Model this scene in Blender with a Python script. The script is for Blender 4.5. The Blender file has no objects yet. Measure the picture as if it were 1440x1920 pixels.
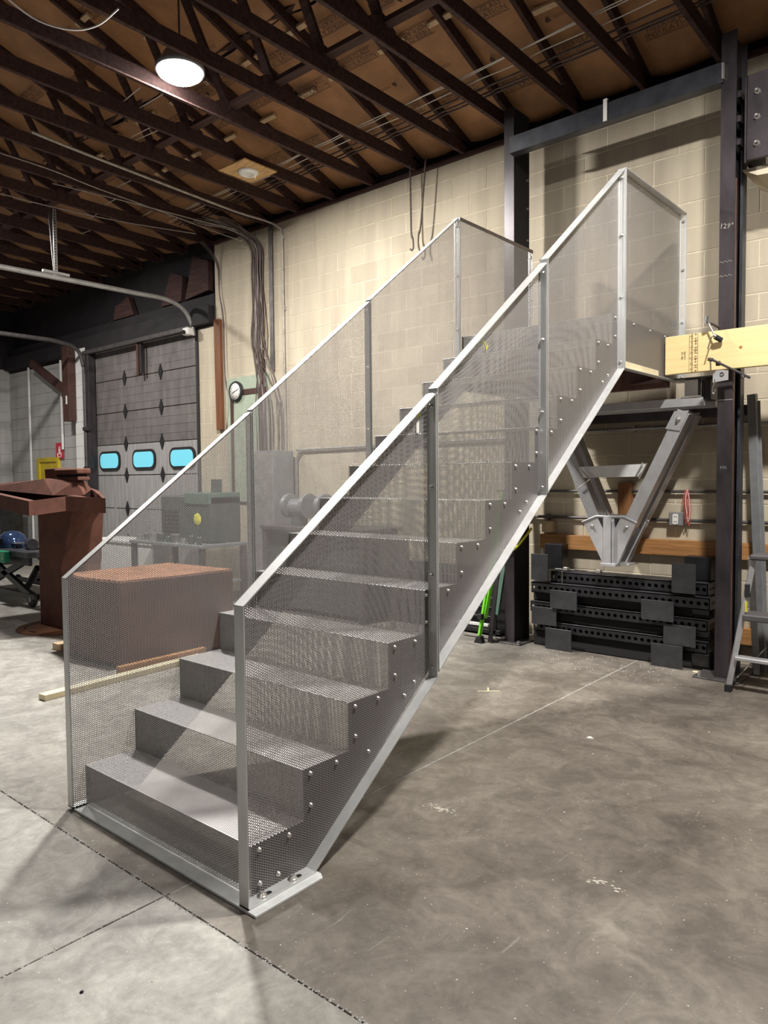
import bpy, bmesh, math, random
from mathutils import Vector, Matrix
random.seed(7)
S = bpy.context.scene
COL = S.collection
PI = math.pi

# ---------------------------------------------------------------- camera
cam_d = bpy.data.cameras.new('camera'); cam = bpy.data.objects.new('camera', cam_d); COL.objects.link(cam)
_f = Vector((-0.64962783, 0.75886044, -0.04598378)); _r = Vector((0.75990008, 0.6499791, -0.00889047)); _u = Vector((-0.02314187, 0.04071857, 0.99890262))
M = Matrix(((_r.x, _u.x, -_f.x, 2.0185), (_r.y, _u.y, -_f.y, -1.6214), (_r.z, _u.z, -_f.z, 1.4963), (0, 0, 0, 1)))
cam.matrix_world = M
cam_d.sensor_fit = 'VERTICAL'; cam_d.sensor_height = 36.0; cam_d.sensor_width = 27.0
cam_d.lens = 1378.9 * 36 / 1920
cam_d.clip_start = 0.05; cam_d.clip_end = 200
S.camera = cam

# ---------------------------------------------------------------- world, lamps, exposure
W = bpy.data.worlds.new('world'); S.world = W; W.use_nodes = True
W.node_tree.nodes['Background'].inputs[0].default_value = (0.82, 0.88, 1.0, 1)
W.node_tree.nodes['Background'].inputs[1].default_value = 0.035
S.view_settings.view_transform = 'Standard'
S.view_settings.look = 'None'
S.view_settings.exposure = 0.0
S.view_settings.gamma = 1.0
S.view_settings.use_curve_mapping = False
S.cycles.transparent_max_bounces = 48
S.cycles.max_bounces = 8
S.cycles.diffuse_bounces = 4
S.cycles.sample_clamp_indirect = 6.0
S.cycles.denoising_prefilter = 'NONE'
# high bay lamps: x, y, z, watts (the first one is in the picture, the others hang behind and beside the camera)
LAMPS = [(-3.16, 1.95, 4.78, 430), (1.5, 1.8, 4.78, 350), (-3.2, -3.0, 4.78, 14), (1.6, -3.4, 4.78, 18), (-8.1, 1.95, 4.78, 210)]

# ---------------------------------------------------------------- materials
MAT = {}
def mat(name, col, rough=0.6, metal=0.0, var=0.15, scale=6.0, bump=0.0, stretch=(1, 1, 1), col2=None, detail=6.0, spec=0.5, emit=None, estr=0.0):
    m = bpy.data.materials.new(name); m.use_nodes = True; nt = m.node_tree; N = nt.nodes; L = nt.links
    b = N['Principled BSDF']; b.inputs['Roughness'].default_value = rough; b.inputs['Metallic'].default_value = metal
    b.inputs['Specular IOR Level'].default_value = spec
    tc = N.new('ShaderNodeTexCoord'); mp = N.new('ShaderNodeMapping'); mp.inputs['Scale'].default_value = stretch
    L.new(tc.outputs['Object'], mp.inputs[0])
    nz = N.new('ShaderNodeTexNoise'); nz.inputs['Scale'].default_value = scale; nz.inputs['Detail'].default_value = detail; nz.inputs['Roughness'].default_value = 0.65
    L.new(mp.outputs[0], nz.inputs['Vector'])
    cr = N.new('ShaderNodeValToRGB')
    c2 = col2 if col2 else tuple(c * (1 - var) for c in col)
    c1 = tuple(min(1, c * (1 + var * 0.5)) for c in col) if not col2 else col
    cr.color_ramp.elements[0].position = 0.35; cr.color_ramp.elements[0].color = (*c2, 1)
    cr.color_ramp.elements[1].position = 0.65; cr.color_ramp.elements[1].color = (*c1, 1)
    L.new(nz.outputs['Fac'], cr.inputs[0]); L.new(cr.outputs[0], b.inputs['Base Color'])
    if bump:
        bp = N.new('ShaderNodeBump'); bp.inputs['Strength'].default_value = bump; bp.inputs['Distance'].default_value = 0.01
        L.new(nz.outputs['Fac'], bp.inputs['Height']); L.new(bp.outputs[0], b.inputs['Normal'])
    if emit:
        b.inputs['Emission Color'].default_value = (*emit, 1); b.inputs['Emission Strength'].default_value = estr
    MAT[name] = m; return m

mat('mill_steel', (0.70, 0.71, 0.705), 0.42, 0.6, 0.12, 9, 0.05, (1, 1, 0.3))
mat('mill_steel_plate', (0.80, 0.82, 0.81), 0.42, 0.25, 0.1, 14, 0.05)
mat('aluminium', (0.62, 0.62, 0.64), 0.38, 0.6, 0.12, 8, 0.03)
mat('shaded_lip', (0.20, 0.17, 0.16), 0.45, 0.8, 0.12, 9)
mat('aluminium_shade', (0.60, 0.59, 0.60), 0.42, 0.5, 0.12, 8, 0.03)
mat('chrome', (0.75, 0.75, 0.75), 0.22, 0.95, 0.1, 20)
mat('bolt_steel', (0.62, 0.60, 0.56), 0.35, 0.8, 0.1, 30)
mat('black_steel', (0.055, 0.046, 0.052), 0.38, 0.3, 0.5, 5, 0.04, (1, 1, 0.35))
mat('blue_black_steel', (0.05, 0.053, 0.064), 0.42, 0.3, 0.4, 6, 0.03)
mat('rusty_steel', (0.16, 0.085, 0.07), 0.5, 0.4, 0.5, 12, 0.05, (1, 1, 0.1))
mat('black_plate', (0.06, 0.06, 0.066), 0.42, 0.4, 0.3, 8, 0.02)
mat('black_beam', (0.03, 0.03, 0.033), 0.38, 0.4, 0.4, 8, 0.02)
mat('dark_gap', (0.012, 0.011, 0.012), 0.9)
mat('black_rubber', (0.02, 0.02, 0.022), 0.7)
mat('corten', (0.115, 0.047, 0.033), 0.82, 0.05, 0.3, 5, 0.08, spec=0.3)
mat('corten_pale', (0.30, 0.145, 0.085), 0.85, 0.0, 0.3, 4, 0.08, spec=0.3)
mat('truss_wood', (0.07, 0.038, 0.034), 0.75, 0, 0.4, 5, 0.1, (0.6, 6, 6), spec=0.2)
mat('kraft', (0.40, 0.205, 0.095), 0.55, 0, 0.28, 3.0, 0.5, spec=0.35)
mat('batt_gap', (0.10, 0.06, 0.05), 0.9)
mat('print_ink', (0.07, 0.035, 0.025), 0.8)
mat('new_lumber', (0.86, 0.65, 0.32), 0.6, 0, 0.12, 3, 0.05, (0.4, 8, 8))
mat('old_lumber', (0.46, 0.22, 0.075), 0.6, 0, 0.35, 4, 0.08, (0.4, 9, 9))
mat('old_lumber_up', (0.36, 0.16, 0.06), 0.6, 0, 0.35, 4, 0.08, (9, 9, 0.4))
mat('red_board', (0.20, 0.075, 0.03), 0.6, 0, 0.35, 4, 0.05, (8, 8, 0.5))
mat('brown_paint', (0.075, 0.032, 0.024), 0.6, 0, 0.3, 6)
mat('pale_board', (0.78, 0.68, 0.45), 0.65, 0, 0.15, 5, 0.03)
mat('stub_wood', (0.60, 0.44, 0.27), 0.7, 0, 0.25, 8, 0.05)
mat('plywood', (0.62, 0.38, 0.16), 0.6, 0, 0.35, 5, 0.03, (1, 5, 1))
mat('header_dark', (0.016, 0.013, 0.016), 0.8, 0, 0.4, 4)  # near-black: lack of lamp light put into the colour
mat('mortar', (0.74, 0.67, 0.51), 0.85, 0, 0.2, 10, spec=0.2)
mat('mortar_grey', (0.46, 0.45, 0.43), 0.85, 0, 0.2, 10, spec=0.2)
mat('white_paint', (0.80, 0.80, 0.78), 0.5, 0, 0.08, 10)
mat('grey_conduit', (0.42, 0.41, 0.40), 0.4, 0.5, 0.2, 10)
mat('dark_conduit', (0.12, 0.11, 0.11), 0.45, 0.5, 0.3, 10)
mat('cable_grey', (0.42, 0.38, 0.34), 0.5, 0.1, 0.3, 14)
mat('cable_dark', (0.10, 0.07, 0.065), 0.5, 0.0, 0.3, 14)
mat('cable_white', (0.78, 0.74, 0.70), 0.5, 0, 0.1, 10)
mat('sage_board', (0.40, 0.46, 0.36), 0.6, 0, 0.15, 6)
mat('red_sign', (0.62, 0.02, 0.05), 0.4, 0, 0.05, 5)
mat('yellow_door', (0.62, 0.47, 0.02), 0.5, 0, 0.15, 5)
mat('yellow_strap', (0.85, 0.80, 0.06), 0.6, 0, 0.1, 10)
mat('lime', (0.20, 0.72, 0.04), 0.4, 0, 0.1, 10)
mat('navy_gloss', (0.035, 0.06, 0.14), 0.12, 0.5, 0.2, 6)
mat('green_case', (0.02, 0.30, 0.15), 0.4, 0, 0.1, 6)
mat('machine_dark', (0.07, 0.09, 0.08), 0.5, 0.2, 0.3, 6)
mat('machine_green', (0.10, 0.17, 0.13), 0.5, 0.1, 0.2, 6)
mat('machine_grey', (0.27, 0.285, 0.30), 0.45, 0.2, 0.25, 6)
mat('step_plastic', (0.10, 0.095, 0.10), 0.5, 0, 0.15, 10)
mat('red_wire', (0.55, 0.10, 0.08), 0.5, 0, 0.2, 10)
mat('outlet_grey', (0.30, 0.31, 0.32), 0.45, 0.3, 0.15, 10)
mat('paper_white', (0.85, 0.83, 0.78), 0.6, 0, 0.05, 10)
mat('crumbs', (0.62, 0.58, 0.50), 0.8, 0, 0.2, 10)
mat('lens', (1, 1, 1), 0.5, 0, 0, 5, emit=(1, 0.985, 0.96), estr=26)
mat('daylight_pane', (0.1, 0.3, 0.35), 0.2, 0, 0, 5, emit=(0.20, 0.80, 0.98), estr=0.6)

def block_mat(name, c1, c2, stain, shift):
    """painted masonry: each block its own tone, soft vertical streaks and grime"""
    m = bpy.data.materials.new(name); m.use_nodes = True; nt = m.node_tree; N = nt.nodes; L = nt.links
    b = N['Principled BSDF']; b.inputs['Roughness'].default_value = 0.72; b.inputs['Specular IOR Level'].default_value = 0.3
    oi = N.new('ShaderNodeObjectInfo'); geo = N.new('ShaderNodeNewGeometry')
    mx = N.new('ShaderNodeMixRGB'); mx.inputs[1].default_value = (*c1, 1); mx.inputs[2].default_value = (*c2, 1); L.new(oi.outputs['Random'], mx.inputs[0])
    mp = N.new('ShaderNodeMapping'); mp.inputs['Scale'].default_value = (5.0, 5.0, 0.5); L.new(geo.outputs['Position'], mp.inputs[0])
    n1 = N.new('ShaderNodeTexNoise'); n1.inputs['Scale'].default_value = 1.6; n1.inputs['Detail'].default_value = 5; L.new(mp.outputs[0], n1.inputs['Vector'])
    n2 = N.new('ShaderNodeTexNoise'); n2.inputs['Scale'].default_value = 0.7; n2.inputs['Detail'].default_value = 4; L.new(geo.outputs['Position'], n2.inputs['Vector'])
    ad = N.new('ShaderNodeMath'); ad.operation = 'ADD'; L.new(n1.outputs['Fac'], ad.inputs[0]); L.new(n2.outputs['Fac'], ad.inputs[1])
    mr = N.new('ShaderNodeMapRange'); mr.inputs['From Min'].default_value = 0.85 + shift; mr.inputs['From Max'].default_value = 1.3 + shift; mr.inputs['To Max'].default_value = 0.75
    L.new(ad.outputs[0], mr.inputs['Value'])
    m2 = N.new('ShaderNodeMixRGB'); m2.inputs[2].default_value = (*stain, 1); L.new(mr.outputs[0], m2.inputs[0]); L.new(mx.outputs[0], m2.inputs[1])
    L.new(m2.outputs[0], b.inputs['Base Color'])
    n3 = N.new('ShaderNodeTexNoise'); n3.inputs['Scale'].default_value = 60; L.new(geo.outputs['Position'], n3.inputs['Vector'])
    bp = N.new('ShaderNodeBump'); bp.inputs['Strength'].default_value = 0.25; bp.inputs['Distance'].default_value = 0.004; L.new(n3.outputs['Fac'], bp.inputs['Height']); L.new(bp.outputs[0], b.inputs['Normal'])
    MAT[name] = m
block_mat('block_cream', (0.62, 0.55, 0.42), (0.53, 0.465, 0.35), (0.40, 0.34, 0.265), 0.0)
block_mat('block_grey', (0.56, 0.55, 0.53), (0.50, 0.49, 0.475), (0.38, 0.37, 0.36), 0.0)

def floor_mat():
    m = bpy.data.materials.new('concrete'); m.use_nodes = True; nt = m.node_tree; N = nt.nodes; L = nt.links
    b = N['Principled BSDF']
    g = N.new('ShaderNodeNewGeometry')
    def noise(s, d=6, r=0.6, dist=0.0):
        n = N.new('ShaderNodeTexNoise'); n.inputs['Scale'].default_value = s; n.inputs['Detail'].default_value = d; n.inputs['Roughness'].default_value = r; n.inputs['Distortion'].default_value = dist
        L.new(g.outputs['Position'], n.inputs['Vector']); return n
    def ramp(src, p0, c0, p1, c1):
        r = N.new('ShaderNodeValToRGB'); e = r.color_ramp.elements; e[0].position = p0; e[0].color = (*c0, 1); e[1].position = p1; e[1].color = (*c1, 1); L.new(src, r.inputs[0]); return r
    def mix(f, a, c, mode='MIX'):
        x = N.new('ShaderNodeMixRGB'); x.blend_type = mode
        if isinstance(f, float): x.inputs[0].default_value = f
        else: L.new(f, x.inputs[0])
        L.new(a, x.inputs[1])
        if isinstance(c, tuple): x.inputs[2].default_value = (*c, 1)
        else: L.new(c, x.inputs[2])
        return x
    base = ramp(noise(1.1, 8, 0.62, 0.6).outputs['Fac'], 0.33, (0.12, 0.10, 0.083), 0.66, (0.27, 0.243, 0.205))
    # older, greyer slab to the front left of the saw cuts
    sx = N.new('ShaderNodeSeparateXYZ'); L.new(g.outputs['Position'], sx.inputs[0])
    le = N.new('ShaderNodeMapRange'); le.inputs['From Min'].default_value = -0.262; le.inputs['From Max'].default_value = -0.278; L.new(sx.outputs['X'], le.inputs['Value'])
    ly = N.new('ShaderNodeMapRange'); ly.inputs['From Min'].default_value = -0.17; ly.inputs['From Max'].default_value = -0.19; L.new(sx.outputs['Y'], ly.inputs['Value'])
    xr = N.new('ShaderNodeMapRange'); xr.inputs['From Min'].default_value = 0.2; xr.inputs['From Max'].default_value = 0.9; xr.inputs['To Min'].default_value = 1.0; xr.inputs['To Max'].default_value = 0.35; L.new(sx.outputs['X'], xr.inputs['Value'])
    both = N.new('ShaderNodeMath'); both.operation = 'MULTIPLY'; L.new(ly.outputs[0], both.inputs[0]); L.new(xr.outputs[0], both.inputs[1])
    lf = N.new('ShaderNodeMapRange'); lf.inputs['From Min'].default_value = -0.6; lf.inputs['From Max'].default_value = -2.4; L.new(sx.outputs['X'], lf.inputs['Value'])
    mxx = N.new('ShaderNodeMath'); mxx.operation = 'MAXIMUM'; L.new(both.outputs[0], mxx.inputs[0]); L.new(lf.outputs[0], mxx.inputs[1])
    sc = N.new('ShaderNodeMath'); sc.operation = 'MULTIPLY'; sc.inputs[1].default_value = 0.7; L.new(mxx.outputs[0], sc.inputs[0])
    grey = ramp(noise(1.7, 8, 0.6, 0.3).outputs['Fac'], 0.3, (0.31, 0.303, 0.28), 0.7, (0.47, 0.468, 0.435))
    c = mix(sc.outputs[0], base.outputs[0], grey.outputs[0])
    st = ramp(noise(4.5, 9, 0.7, 1.2).outputs['Fac'], 0.40, (0.62, 0.60, 0.60), 0.62, (1.12, 1.12, 1.12))
    c = mix(0.75, c.outputs[0], st.outputs[0], 'MULTIPLY')
    st2 = ramp(noise(26, 6, 0.7, 0.4).outputs['Fac'], 0.36, (0.80, 0.79, 0.78), 0.6, (1.06, 1.06, 1.06))
    c = mix(0.7, c.outputs[0], st2.outputs[0], 'MULTIPLY')
    spk = ramp(noise(75, 3, 0.5).outputs['Fac'], 0.70, (0, 0, 0), 0.74, (1, 1, 1))
    c = mix(spk.outputs[0], c.outputs[0], (0.62, 0.60, 0.54))
    # thin scratches
    mp = N.new('ShaderNodeMapping'); mp.inputs['Rotation'].default_value = (0, 0, 0.7); mp.inputs['Scale'].default_value = (14, 1.6, 1); L.new(g.outputs['Position'], mp.inputs[0])
    ns = N.new('ShaderNodeTexNoise'); ns.inputs['Scale'].default_value = 2.2; ns.inputs['Detail'].default_value = 7; ns.inputs['Distortion'].default_value = 0.5; L.new(mp.outputs[0], ns.inputs['Vector'])
    sr = ramp(ns.outputs['Fac'], 0.69, (0, 0, 0), 0.73, (0.22, 0.22, 0.22))
    c = mix(sr.outputs[0], c.outputs[0], (0.50, 0.48, 0.43))
    L.new(c.outputs[0], b.inputs['Base Color'])
    rr = N.new('ShaderNodeMapRange'); rr.inputs['To Min'].default_value = 0.42; rr.inputs['To Max'].default_value = 0.7; L.new(noise(2.2).outputs['Fac'], rr.inputs['Value']); L.new(rr.outputs[0], b.inputs['Roughness'])
    b.inputs['Specular IOR Level'].default_value = 0.45
    bp = N.new('ShaderNodeBump'); bp.inputs['Strength'].default_value = 0.12; bp.inputs['Distance'].default_value = 0.01; L.new(noise(18, 8).outputs['Fac'], bp.inputs['Height']); L.new(bp.outputs[0], b.inputs['Normal'])
    MAT['concrete'] = m
floor_mat()

def door_mat():
    m = mat('door_grey', (0.36, 0.35, 0.345), 0.6, 0.1, 0.25, 3.0, 0.02, (6, 1, 0.5))
door_mat()
mat('door_shaded', (0.17, 0.155, 0.15), 0.6, 0.1, 0.3, 2.2, 0.02, (3, 1, 1.0))  # upper door sections: shade below the header put into the colour

def holes_mat(name, ax, pitch=0.009525, rad=0.0035, thick=0.0010, du=0.0, dv=0.0, base=(0.33, 0.312, 0.306), swap=False, rough=0.5, metal=0.4):
    """sheet metal with a staggered round-hole pattern cut through it (hole walls hide the far side at a slant)"""
    m = bpy.data.materials.new(name); m.use_nodes = True; nt = m.node_tree; N = nt.nodes; L = nt.links
    b = N['Principled BSDF']; b.inputs['Roughness'].default_value = rough; b.inputs['Metallic'].default_value = metal
    tc = N.new('ShaderNodeTexCoord'); g = N.new('ShaderNodeNewGeometry')
    nz = N.new('ShaderNodeTexNoise'); nz.inputs['Scale'].default_value = 3; nz.inputs['Detail'].default_value = 4; L.new(tc.outputs['Object'], nz.inputs['Vector'])
    r = N.new('ShaderNodeValToRGB'); r.color_ramp.elements[0].color = (*[c * 0.88 for c in base], 1); r.color_ramp.elements[1].color = (*[c * 1.1 for c in base], 1); L.new(nz.outputs['Fac'], r.inputs[0]); L.new(r.outputs[0], b.inputs['Base Color'])
    a = pitch * math.sqrt(3) / 2
    # second point: where the view ray leaves the far face of the sheet
    dt = N.new('ShaderNodeVectorMath'); dt.operation = 'DOT_PRODUCT'; L.new(g.outputs['Incoming'], dt.inputs[0]); L.new(g.outputs['True Normal'], dt.inputs[1])
    ab = N.new('ShaderNodeMath'); ab.operation = 'ABSOLUTE'; L.new(dt.outputs['Value'], ab.inputs[0])
    mx = N.new('ShaderNodeMath'); mx.operation = 'MAXIMUM'; mx.inputs[1].default_value = 0.05; L.new(ab.outputs[0], mx.inputs[0])
    dv_ = N.new('ShaderNodeMath'); dv_.operation = 'DIVIDE'; dv_.inputs[0].default_value = -thick; L.new(mx.outputs[0], dv_.inputs[1])
    sc = N.new('ShaderNodeVectorMath'); sc.operation = 'SCALE'; L.new(g.outputs['Incoming'], sc.inputs[0]); L.new(dv_.outputs[0], sc.inputs['Scale'])
    ad = N.new('ShaderNodeVectorMath'); ad.operation = 'ADD'; L.new(tc.outputs['Object'], ad.inputs[0]); L.new(sc.outputs[0], ad.inputs[1])
    masks = []
    for src in (tc.outputs['Object'], ad.outputs[0]):
        sp = N.new('ShaderNodeSeparateXYZ'); L.new(src, sp.inputs[0])
        cb = N.new('ShaderNodeCombineXYZ')
        u, v = {'X': ('Y', 'Z'), 'Y': ('X', 'Z'), 'Z': ('X', 'Y')}[ax]
        if swap: u, v = v, u
        L.new(sp.outputs[u], cb.inputs[0]); L.new(sp.outputs[v], cb.inputs[1])
        both = []
        for off in ((du, dv, 0), (du + a, dv + pitch / 2, 0)):
            o = N.new('ShaderNodeVectorMath'); o.operation = 'ADD'; o.inputs[1].default_value = off; L.new(cb.outputs[0], o.inputs[0])
            w = N.new('ShaderNodeVectorMath'); w.operation = 'WRAP'; w.inputs[1].default_value = (a, pitch / 2, 1); w.inputs[2].default_value = (-a, -pitch / 2, -1); L.new(o.outputs[0], w.inputs[0])
            ln = N.new('ShaderNodeVectorMath'); ln.operation = 'LENGTH'; L.new(w.outputs[0], ln.inputs[0])
            lt = N.new('ShaderNodeMath'); lt.operation = 'LESS_THAN'; lt.inputs[1].default_value = rad; L.new(ln.outputs['Value'], lt.inputs[0])
            both.append(lt)
        s = N.new('ShaderNodeMath'); s.operation = 'MAXIMUM'; L.new(both[0].outputs[0], s.inputs[0]); L.new(both[1].outputs[0], s.inputs[1]); masks.append(s)
    mm = N.new('ShaderNodeMath'); mm.operation = 'MULTIPLY'; L.new(masks[0].outputs[0], mm.inputs[0]); L.new(masks[1].outputs[0], mm.inputs[1])
    # front face hole but hidden far face: you look at the hole wall, its shade put into the colour
    wl = N.new('ShaderNodeMixRGB'); wl.inputs[2].default_value = (*[c * 0.45 for c in base], 1); L.new(masks[0].outputs[0], wl.inputs[0]); L.new(r.outputs[0], wl.inputs[1]); L.new(wl.outputs[0], b.inputs['Base Color'])
    tr = N.new('ShaderNodeBsdfTransparent'); ms = N.new('ShaderNodeMixShader'); L.new(mm.outputs[0], ms.inputs[0]); L.new(b.outputs[0], ms.inputs[1]); L.new(tr.outputs[0], ms.inputs[2])
    L.new(ms.outputs[0], N['Material Output'].inputs[0])
    MAT[name] = m
holes_mat('perforated_side', 'X')
holes_mat('perforated_side_far', 'X', du=0.003, dv=0.002)
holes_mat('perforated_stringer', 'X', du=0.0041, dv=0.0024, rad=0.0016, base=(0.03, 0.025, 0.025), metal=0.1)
holes_mat('perforated_riser', 'Y', base=(0.62, 0.60, 0.585), metal=0.15)
holes_mat('perforated_flange', 'Y', base=(0.66, 0.66, 0.65))
holes_mat('perforated_tread', 'Z', base=(0.60, 0.585, 0.58), swap=True)

# ---------------------------------------------------------------- mesh helpers
class MB:
    def __init__(s): s.v = []; s.f = []; s.sm = []
    def add(s, vs, fs, smooth=False):
        n = len(s.v); s.v += [tuple(v) for v in vs]; s.f += [tuple(i + n for i in f) for f in fs]; s.sm += [smooth] * len(fs); return s
    def box(s, x0, x1, y0, y1, z0, z1):
        x0, x1 = min(x0, x1), max(x0, x1); y0, y1 = min(y0, y1), max(y0, y1); z0, z1 = min(z0, z1), max(z0, z1)
        v = [(x, y, z) for z in (z0, z1) for y in (y0, y1) for x in (x0, x1)]
        return s.add(v, [(0, 2, 3, 1), (4, 5, 7, 6), (0, 1, 5, 4), (2, 6, 7, 3), (0, 4, 6, 2), (1, 3, 7, 5)])
    def beam(s, p, q, w, h, up=(0, 0, 1)):
        """rectangular bar from p to q, w across, h along 'up'"""
        p = Vector(p); q = Vector(q); d = (q - p).normalized(); sd = d.cross(Vector(up))
        if sd.length < 1e-4: sd = d.cross(Vector((0, 1, 0)))
        sd.normalize(); u = sd.cross(d).normalized(); sd *= w / 2; u *= h / 2
        v = [e + a * sd + b * u for e in (p, q) for a, b in ((-1, -1), (1, -1), (1, 1), (-1, 1))]
        return s.add(v, [(0, 1, 2, 3), (4, 7, 6, 5), (0, 4, 5, 1), (1, 5, 6, 2), (2, 6, 7, 3), (3, 7, 4, 0)])
    def prism(s, pts, ax, a, b):
        """polygon in the plane normal to axis ax ('X': y,z  'Y': x,z  'Z': x,y) from a to b"""
        mk = {'X': lambda p, t: (t, p[0], p[1]), 'Y': lambda p, t: (p[0], t, p[1]), 'Z': lambda p, t: (p[0], p[1], t)}[ax]
        n = len(pts); v = [mk(p, a) for p in pts] + [mk(p, b) for p in pts]
        return s.add(v, [tuple(range(n - 1, -1, -1)), tuple(range(n, 2 * n))] + [(i, (i + 1) % n, n + (i + 1) % n, n + i) for i in range(n)])
    def sheet(s, pts):
        return s.add(pts, [tuple(range(len(pts)))])
    def tube(s, pts, r, seg=8, cap=True):
        P = [Vector(p) for p in pts]; n = len(P); rings = []
        up = Vector((0, 0, 1))
        t0 = (P[1] - P[0]).normalized()
        if abs(t0.z) > 0.9: up = Vector((1, 0, 0))
        u = t0.cross(up).normalized()
        rr = r if isinstance(r, (list, tuple)) else [r] * n
        v = []
        for i in range(n):
            t = (P[min(i + 1, n - 1)] - P[max(i - 1, 0)]).normalized()
            u = (u - t * u.dot(t)).normalized(); w = t.cross(u)
            v += [P[i] + (u * math.cos(2 * PI * k / seg) + w * math.sin(2 * PI * k / seg)) * rr[i] for k in range(seg)]
        f = [(i * seg + k, i * seg + (k + 1) % seg, (i + 1) * seg + (k + 1) % seg, (i + 1) * seg + k) for i in range(n - 1) for k in range(seg)]
        s.add(v, f, True)
        if cap:
            s.add([v[k] for k in range(seg)], [tuple(range(seg - 1, -1, -1))]); s.add([v[(n - 1) * seg + k] for k in range(seg)], [tuple(range(seg))])
        return s
    def cyl(s, p, q, r, seg=12): return s.tube([p, q], r, seg)
    def lathe(s, prof, c, seg=24, axis='Z'):
        """profile of (radius, height) turned about an axis through c"""
        v = []
        for r, h in prof:
            for k in range(seg):
                a = 2 * PI * k / seg; x, y = r * math.cos(a), r * math.sin(a)
                v.append({'Z': (c[0] + x, c[1] + y, c[2] + h), 'Y': (c[0] + x, c[1] + h, c[2] + y), 'X': (c[0] + h, c[1] + x, c[2] + y)}[axis])
        n = len(prof); f = [(i * seg + k, i * seg + (k + 1) % seg, (i + 1) * seg + (k + 1) % seg, (i + 1) * seg + k) for i in range(n - 1) for k in range(seg)]
        s.add(v, f, True); s.add(v[:seg], [tuple(range(seg - 1, -1, -1))]); s.add(v[-seg:], [tuple(range(seg))]); return s
    def mesh(s, name, m, bevel=0.0, org=(0, 0, 0), fixn=True):
        me = bpy.data.meshes.new(name); o = Vector(org)
        me.from_pydata([Vector(v) - o for v in s.v], [], s.f); me.materials.append(MAT[m])
        bm = bmesh.new(); bm.from_mesh(me)
        for f, k in zip(bm.faces, s.sm): f.smooth = k
        if fixn: bmesh.ops.recalc_face_normals(bm, faces=bm.faces)
        if bevel:
            bmesh.ops.remove_doubles(bm, verts=bm.verts, dist=1e-6)
            bmesh.ops.bevel(bm, geom=[e for e in bm.edges if len(e.link_faces) == 2 and e.calc_face_angle(0) > 0.6], offset=bevel, segments=1, affect='EDGES', clamp_overlap=True)
        bm.to_mesh(me); bm.free(); return me

def wloc(o):
    v = Vector(o.location)
    while o.parent: o = o.parent; v += Vector(o.location)
    return v
def link(name, me, parent=None, loc=(0, 0, 0)):
    o = bpy.data.objects.new(name, me); COL.objects.link(o); o.location = loc
    if parent: o.parent = parent
    return o
def tag(o, label=None, cat=None, group=None, kind=None):
    if label: o['label'] = label
    if cat: o['category'] = cat
    if group: o['group'] = group
    if kind: o['kind'] = kind
    return o
def thing(name, label, cat, loc=(0, 0, 0), group=None):
    o = bpy.data.objects.new(name, None); o.empty_display_size = 0.1; COL.objects.link(o); o.location = loc
    return tag(o, label, cat, group)
def part(name, mb, m, parent, bevel=0.0, label=None, fixn=True):
    """mesh given in world coordinates, linked under parent"""
    o = link(name, mb.mesh(name, m, bevel, wloc(parent), fixn), parent)
    if label: o['label'] = label
    return o
def solo(name, mb, m, label, cat, bevel=0.0, group=None, org=None):
    org = org or tuple(sum(v[i] for v in mb.v) / len(mb.v) for i in range(3))
    o = link(name, mb.mesh(name, m, bevel, org), None, org); return tag(o, label, cat, group)
def struct(name, mb=None, m=None, bevel=0.0, loc=(0, 0, 0)):
    if mb: o = link(name, mb.mesh(name, m, bevel, loc), None, loc)
    else: o = bpy.data.objects.new(name, None); COL.objects.link(o); o.location = loc
    o['kind'] = 'structure'; return o
def text_mesh(txt, size, name='lettering', m='print_ink', align='CENTER', spacing=1.0):
    cu = bpy.data.curves.new('t', 'FONT'); cu.body = txt; cu.size = size; cu.align_x = align; cu.align_y = 'CENTER'; cu.resolution_u = 1; cu.space_line = spacing
    ob = bpy.data.objects.new('t', cu); COL.objects.link(ob); bpy.context.view_layer.update()
    me = bpy.data.meshes.new_from_object(ob.evaluated_get(bpy.context.evaluated_depsgraph_get()))
    bpy.data.objects.remove(ob); bpy.data.curves.remove(cu)
    me.materials.clear(); me.materials.append(MAT[m]); me.name = name; return me
def catenary(a, b, sag, n=8, wig=0.0):
    a = Vector(a); b = Vector(b)
    return [a.lerp(b, i / n) + Vector((random.uniform(-wig, wig), random.uniform(-wig, wig), -sag * 4 * (i / n) * (1 - i / n))) for i in range(n + 1)]
def smooth_path(pts, n=6):
    P = [Vector(p) for p in pts]; P = [P[0]] + P + [P[-1]]; out = []
    for i in range(1, len(P) - 2):
        for k in range(n):
            t = k / n; p0, p1, p2, p3 = P[i - 1:i + 3]
            out.append(0.5 * ((2 * p1) + (p2 - p0) * t + (2 * p0 - 5 * p1 + 4 * p2 - p3) * t * t + (3 * p1 - p0 - 3 * p2 + p3) * t ** 3))
    out.append(P[-2]); return out

# ================================================================ STRUCTURE
YW = 4.58          # face of the block wall
XL = -12.8         # left wall
# ---- floor: base with separate slabs between the saw cuts
fl = struct('floor', MB().box(-13.2, 6.0, -8.0, 5.2, -0.12, -0.014), 'concrete')
gx = [-13.0, -7.6, -3.74, -2.01, -0.27, 5.8]; gy = [-8.0, -4.3, -0.18, 5.0]
for i in range(len(gx) - 1):
    for j in range(len(gy) - 1):
        g = 0.003 if i >= 2 else 0.002
        part('slab', MB().box(gx[i] + g, gx[i + 1] - g, gy[j] + 0.0025, gy[j + 1] - 0.0025, -0.016, 0.0), 'concrete', fl, 0.0015)

for x in (-0.27, -2.01, -3.74): part('joint_filler', MB().box(x - 0.0045, x + 0.0045, -0.16, 4.5, -0.012, -0.0012), 'mortar_grey', fl)
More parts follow.
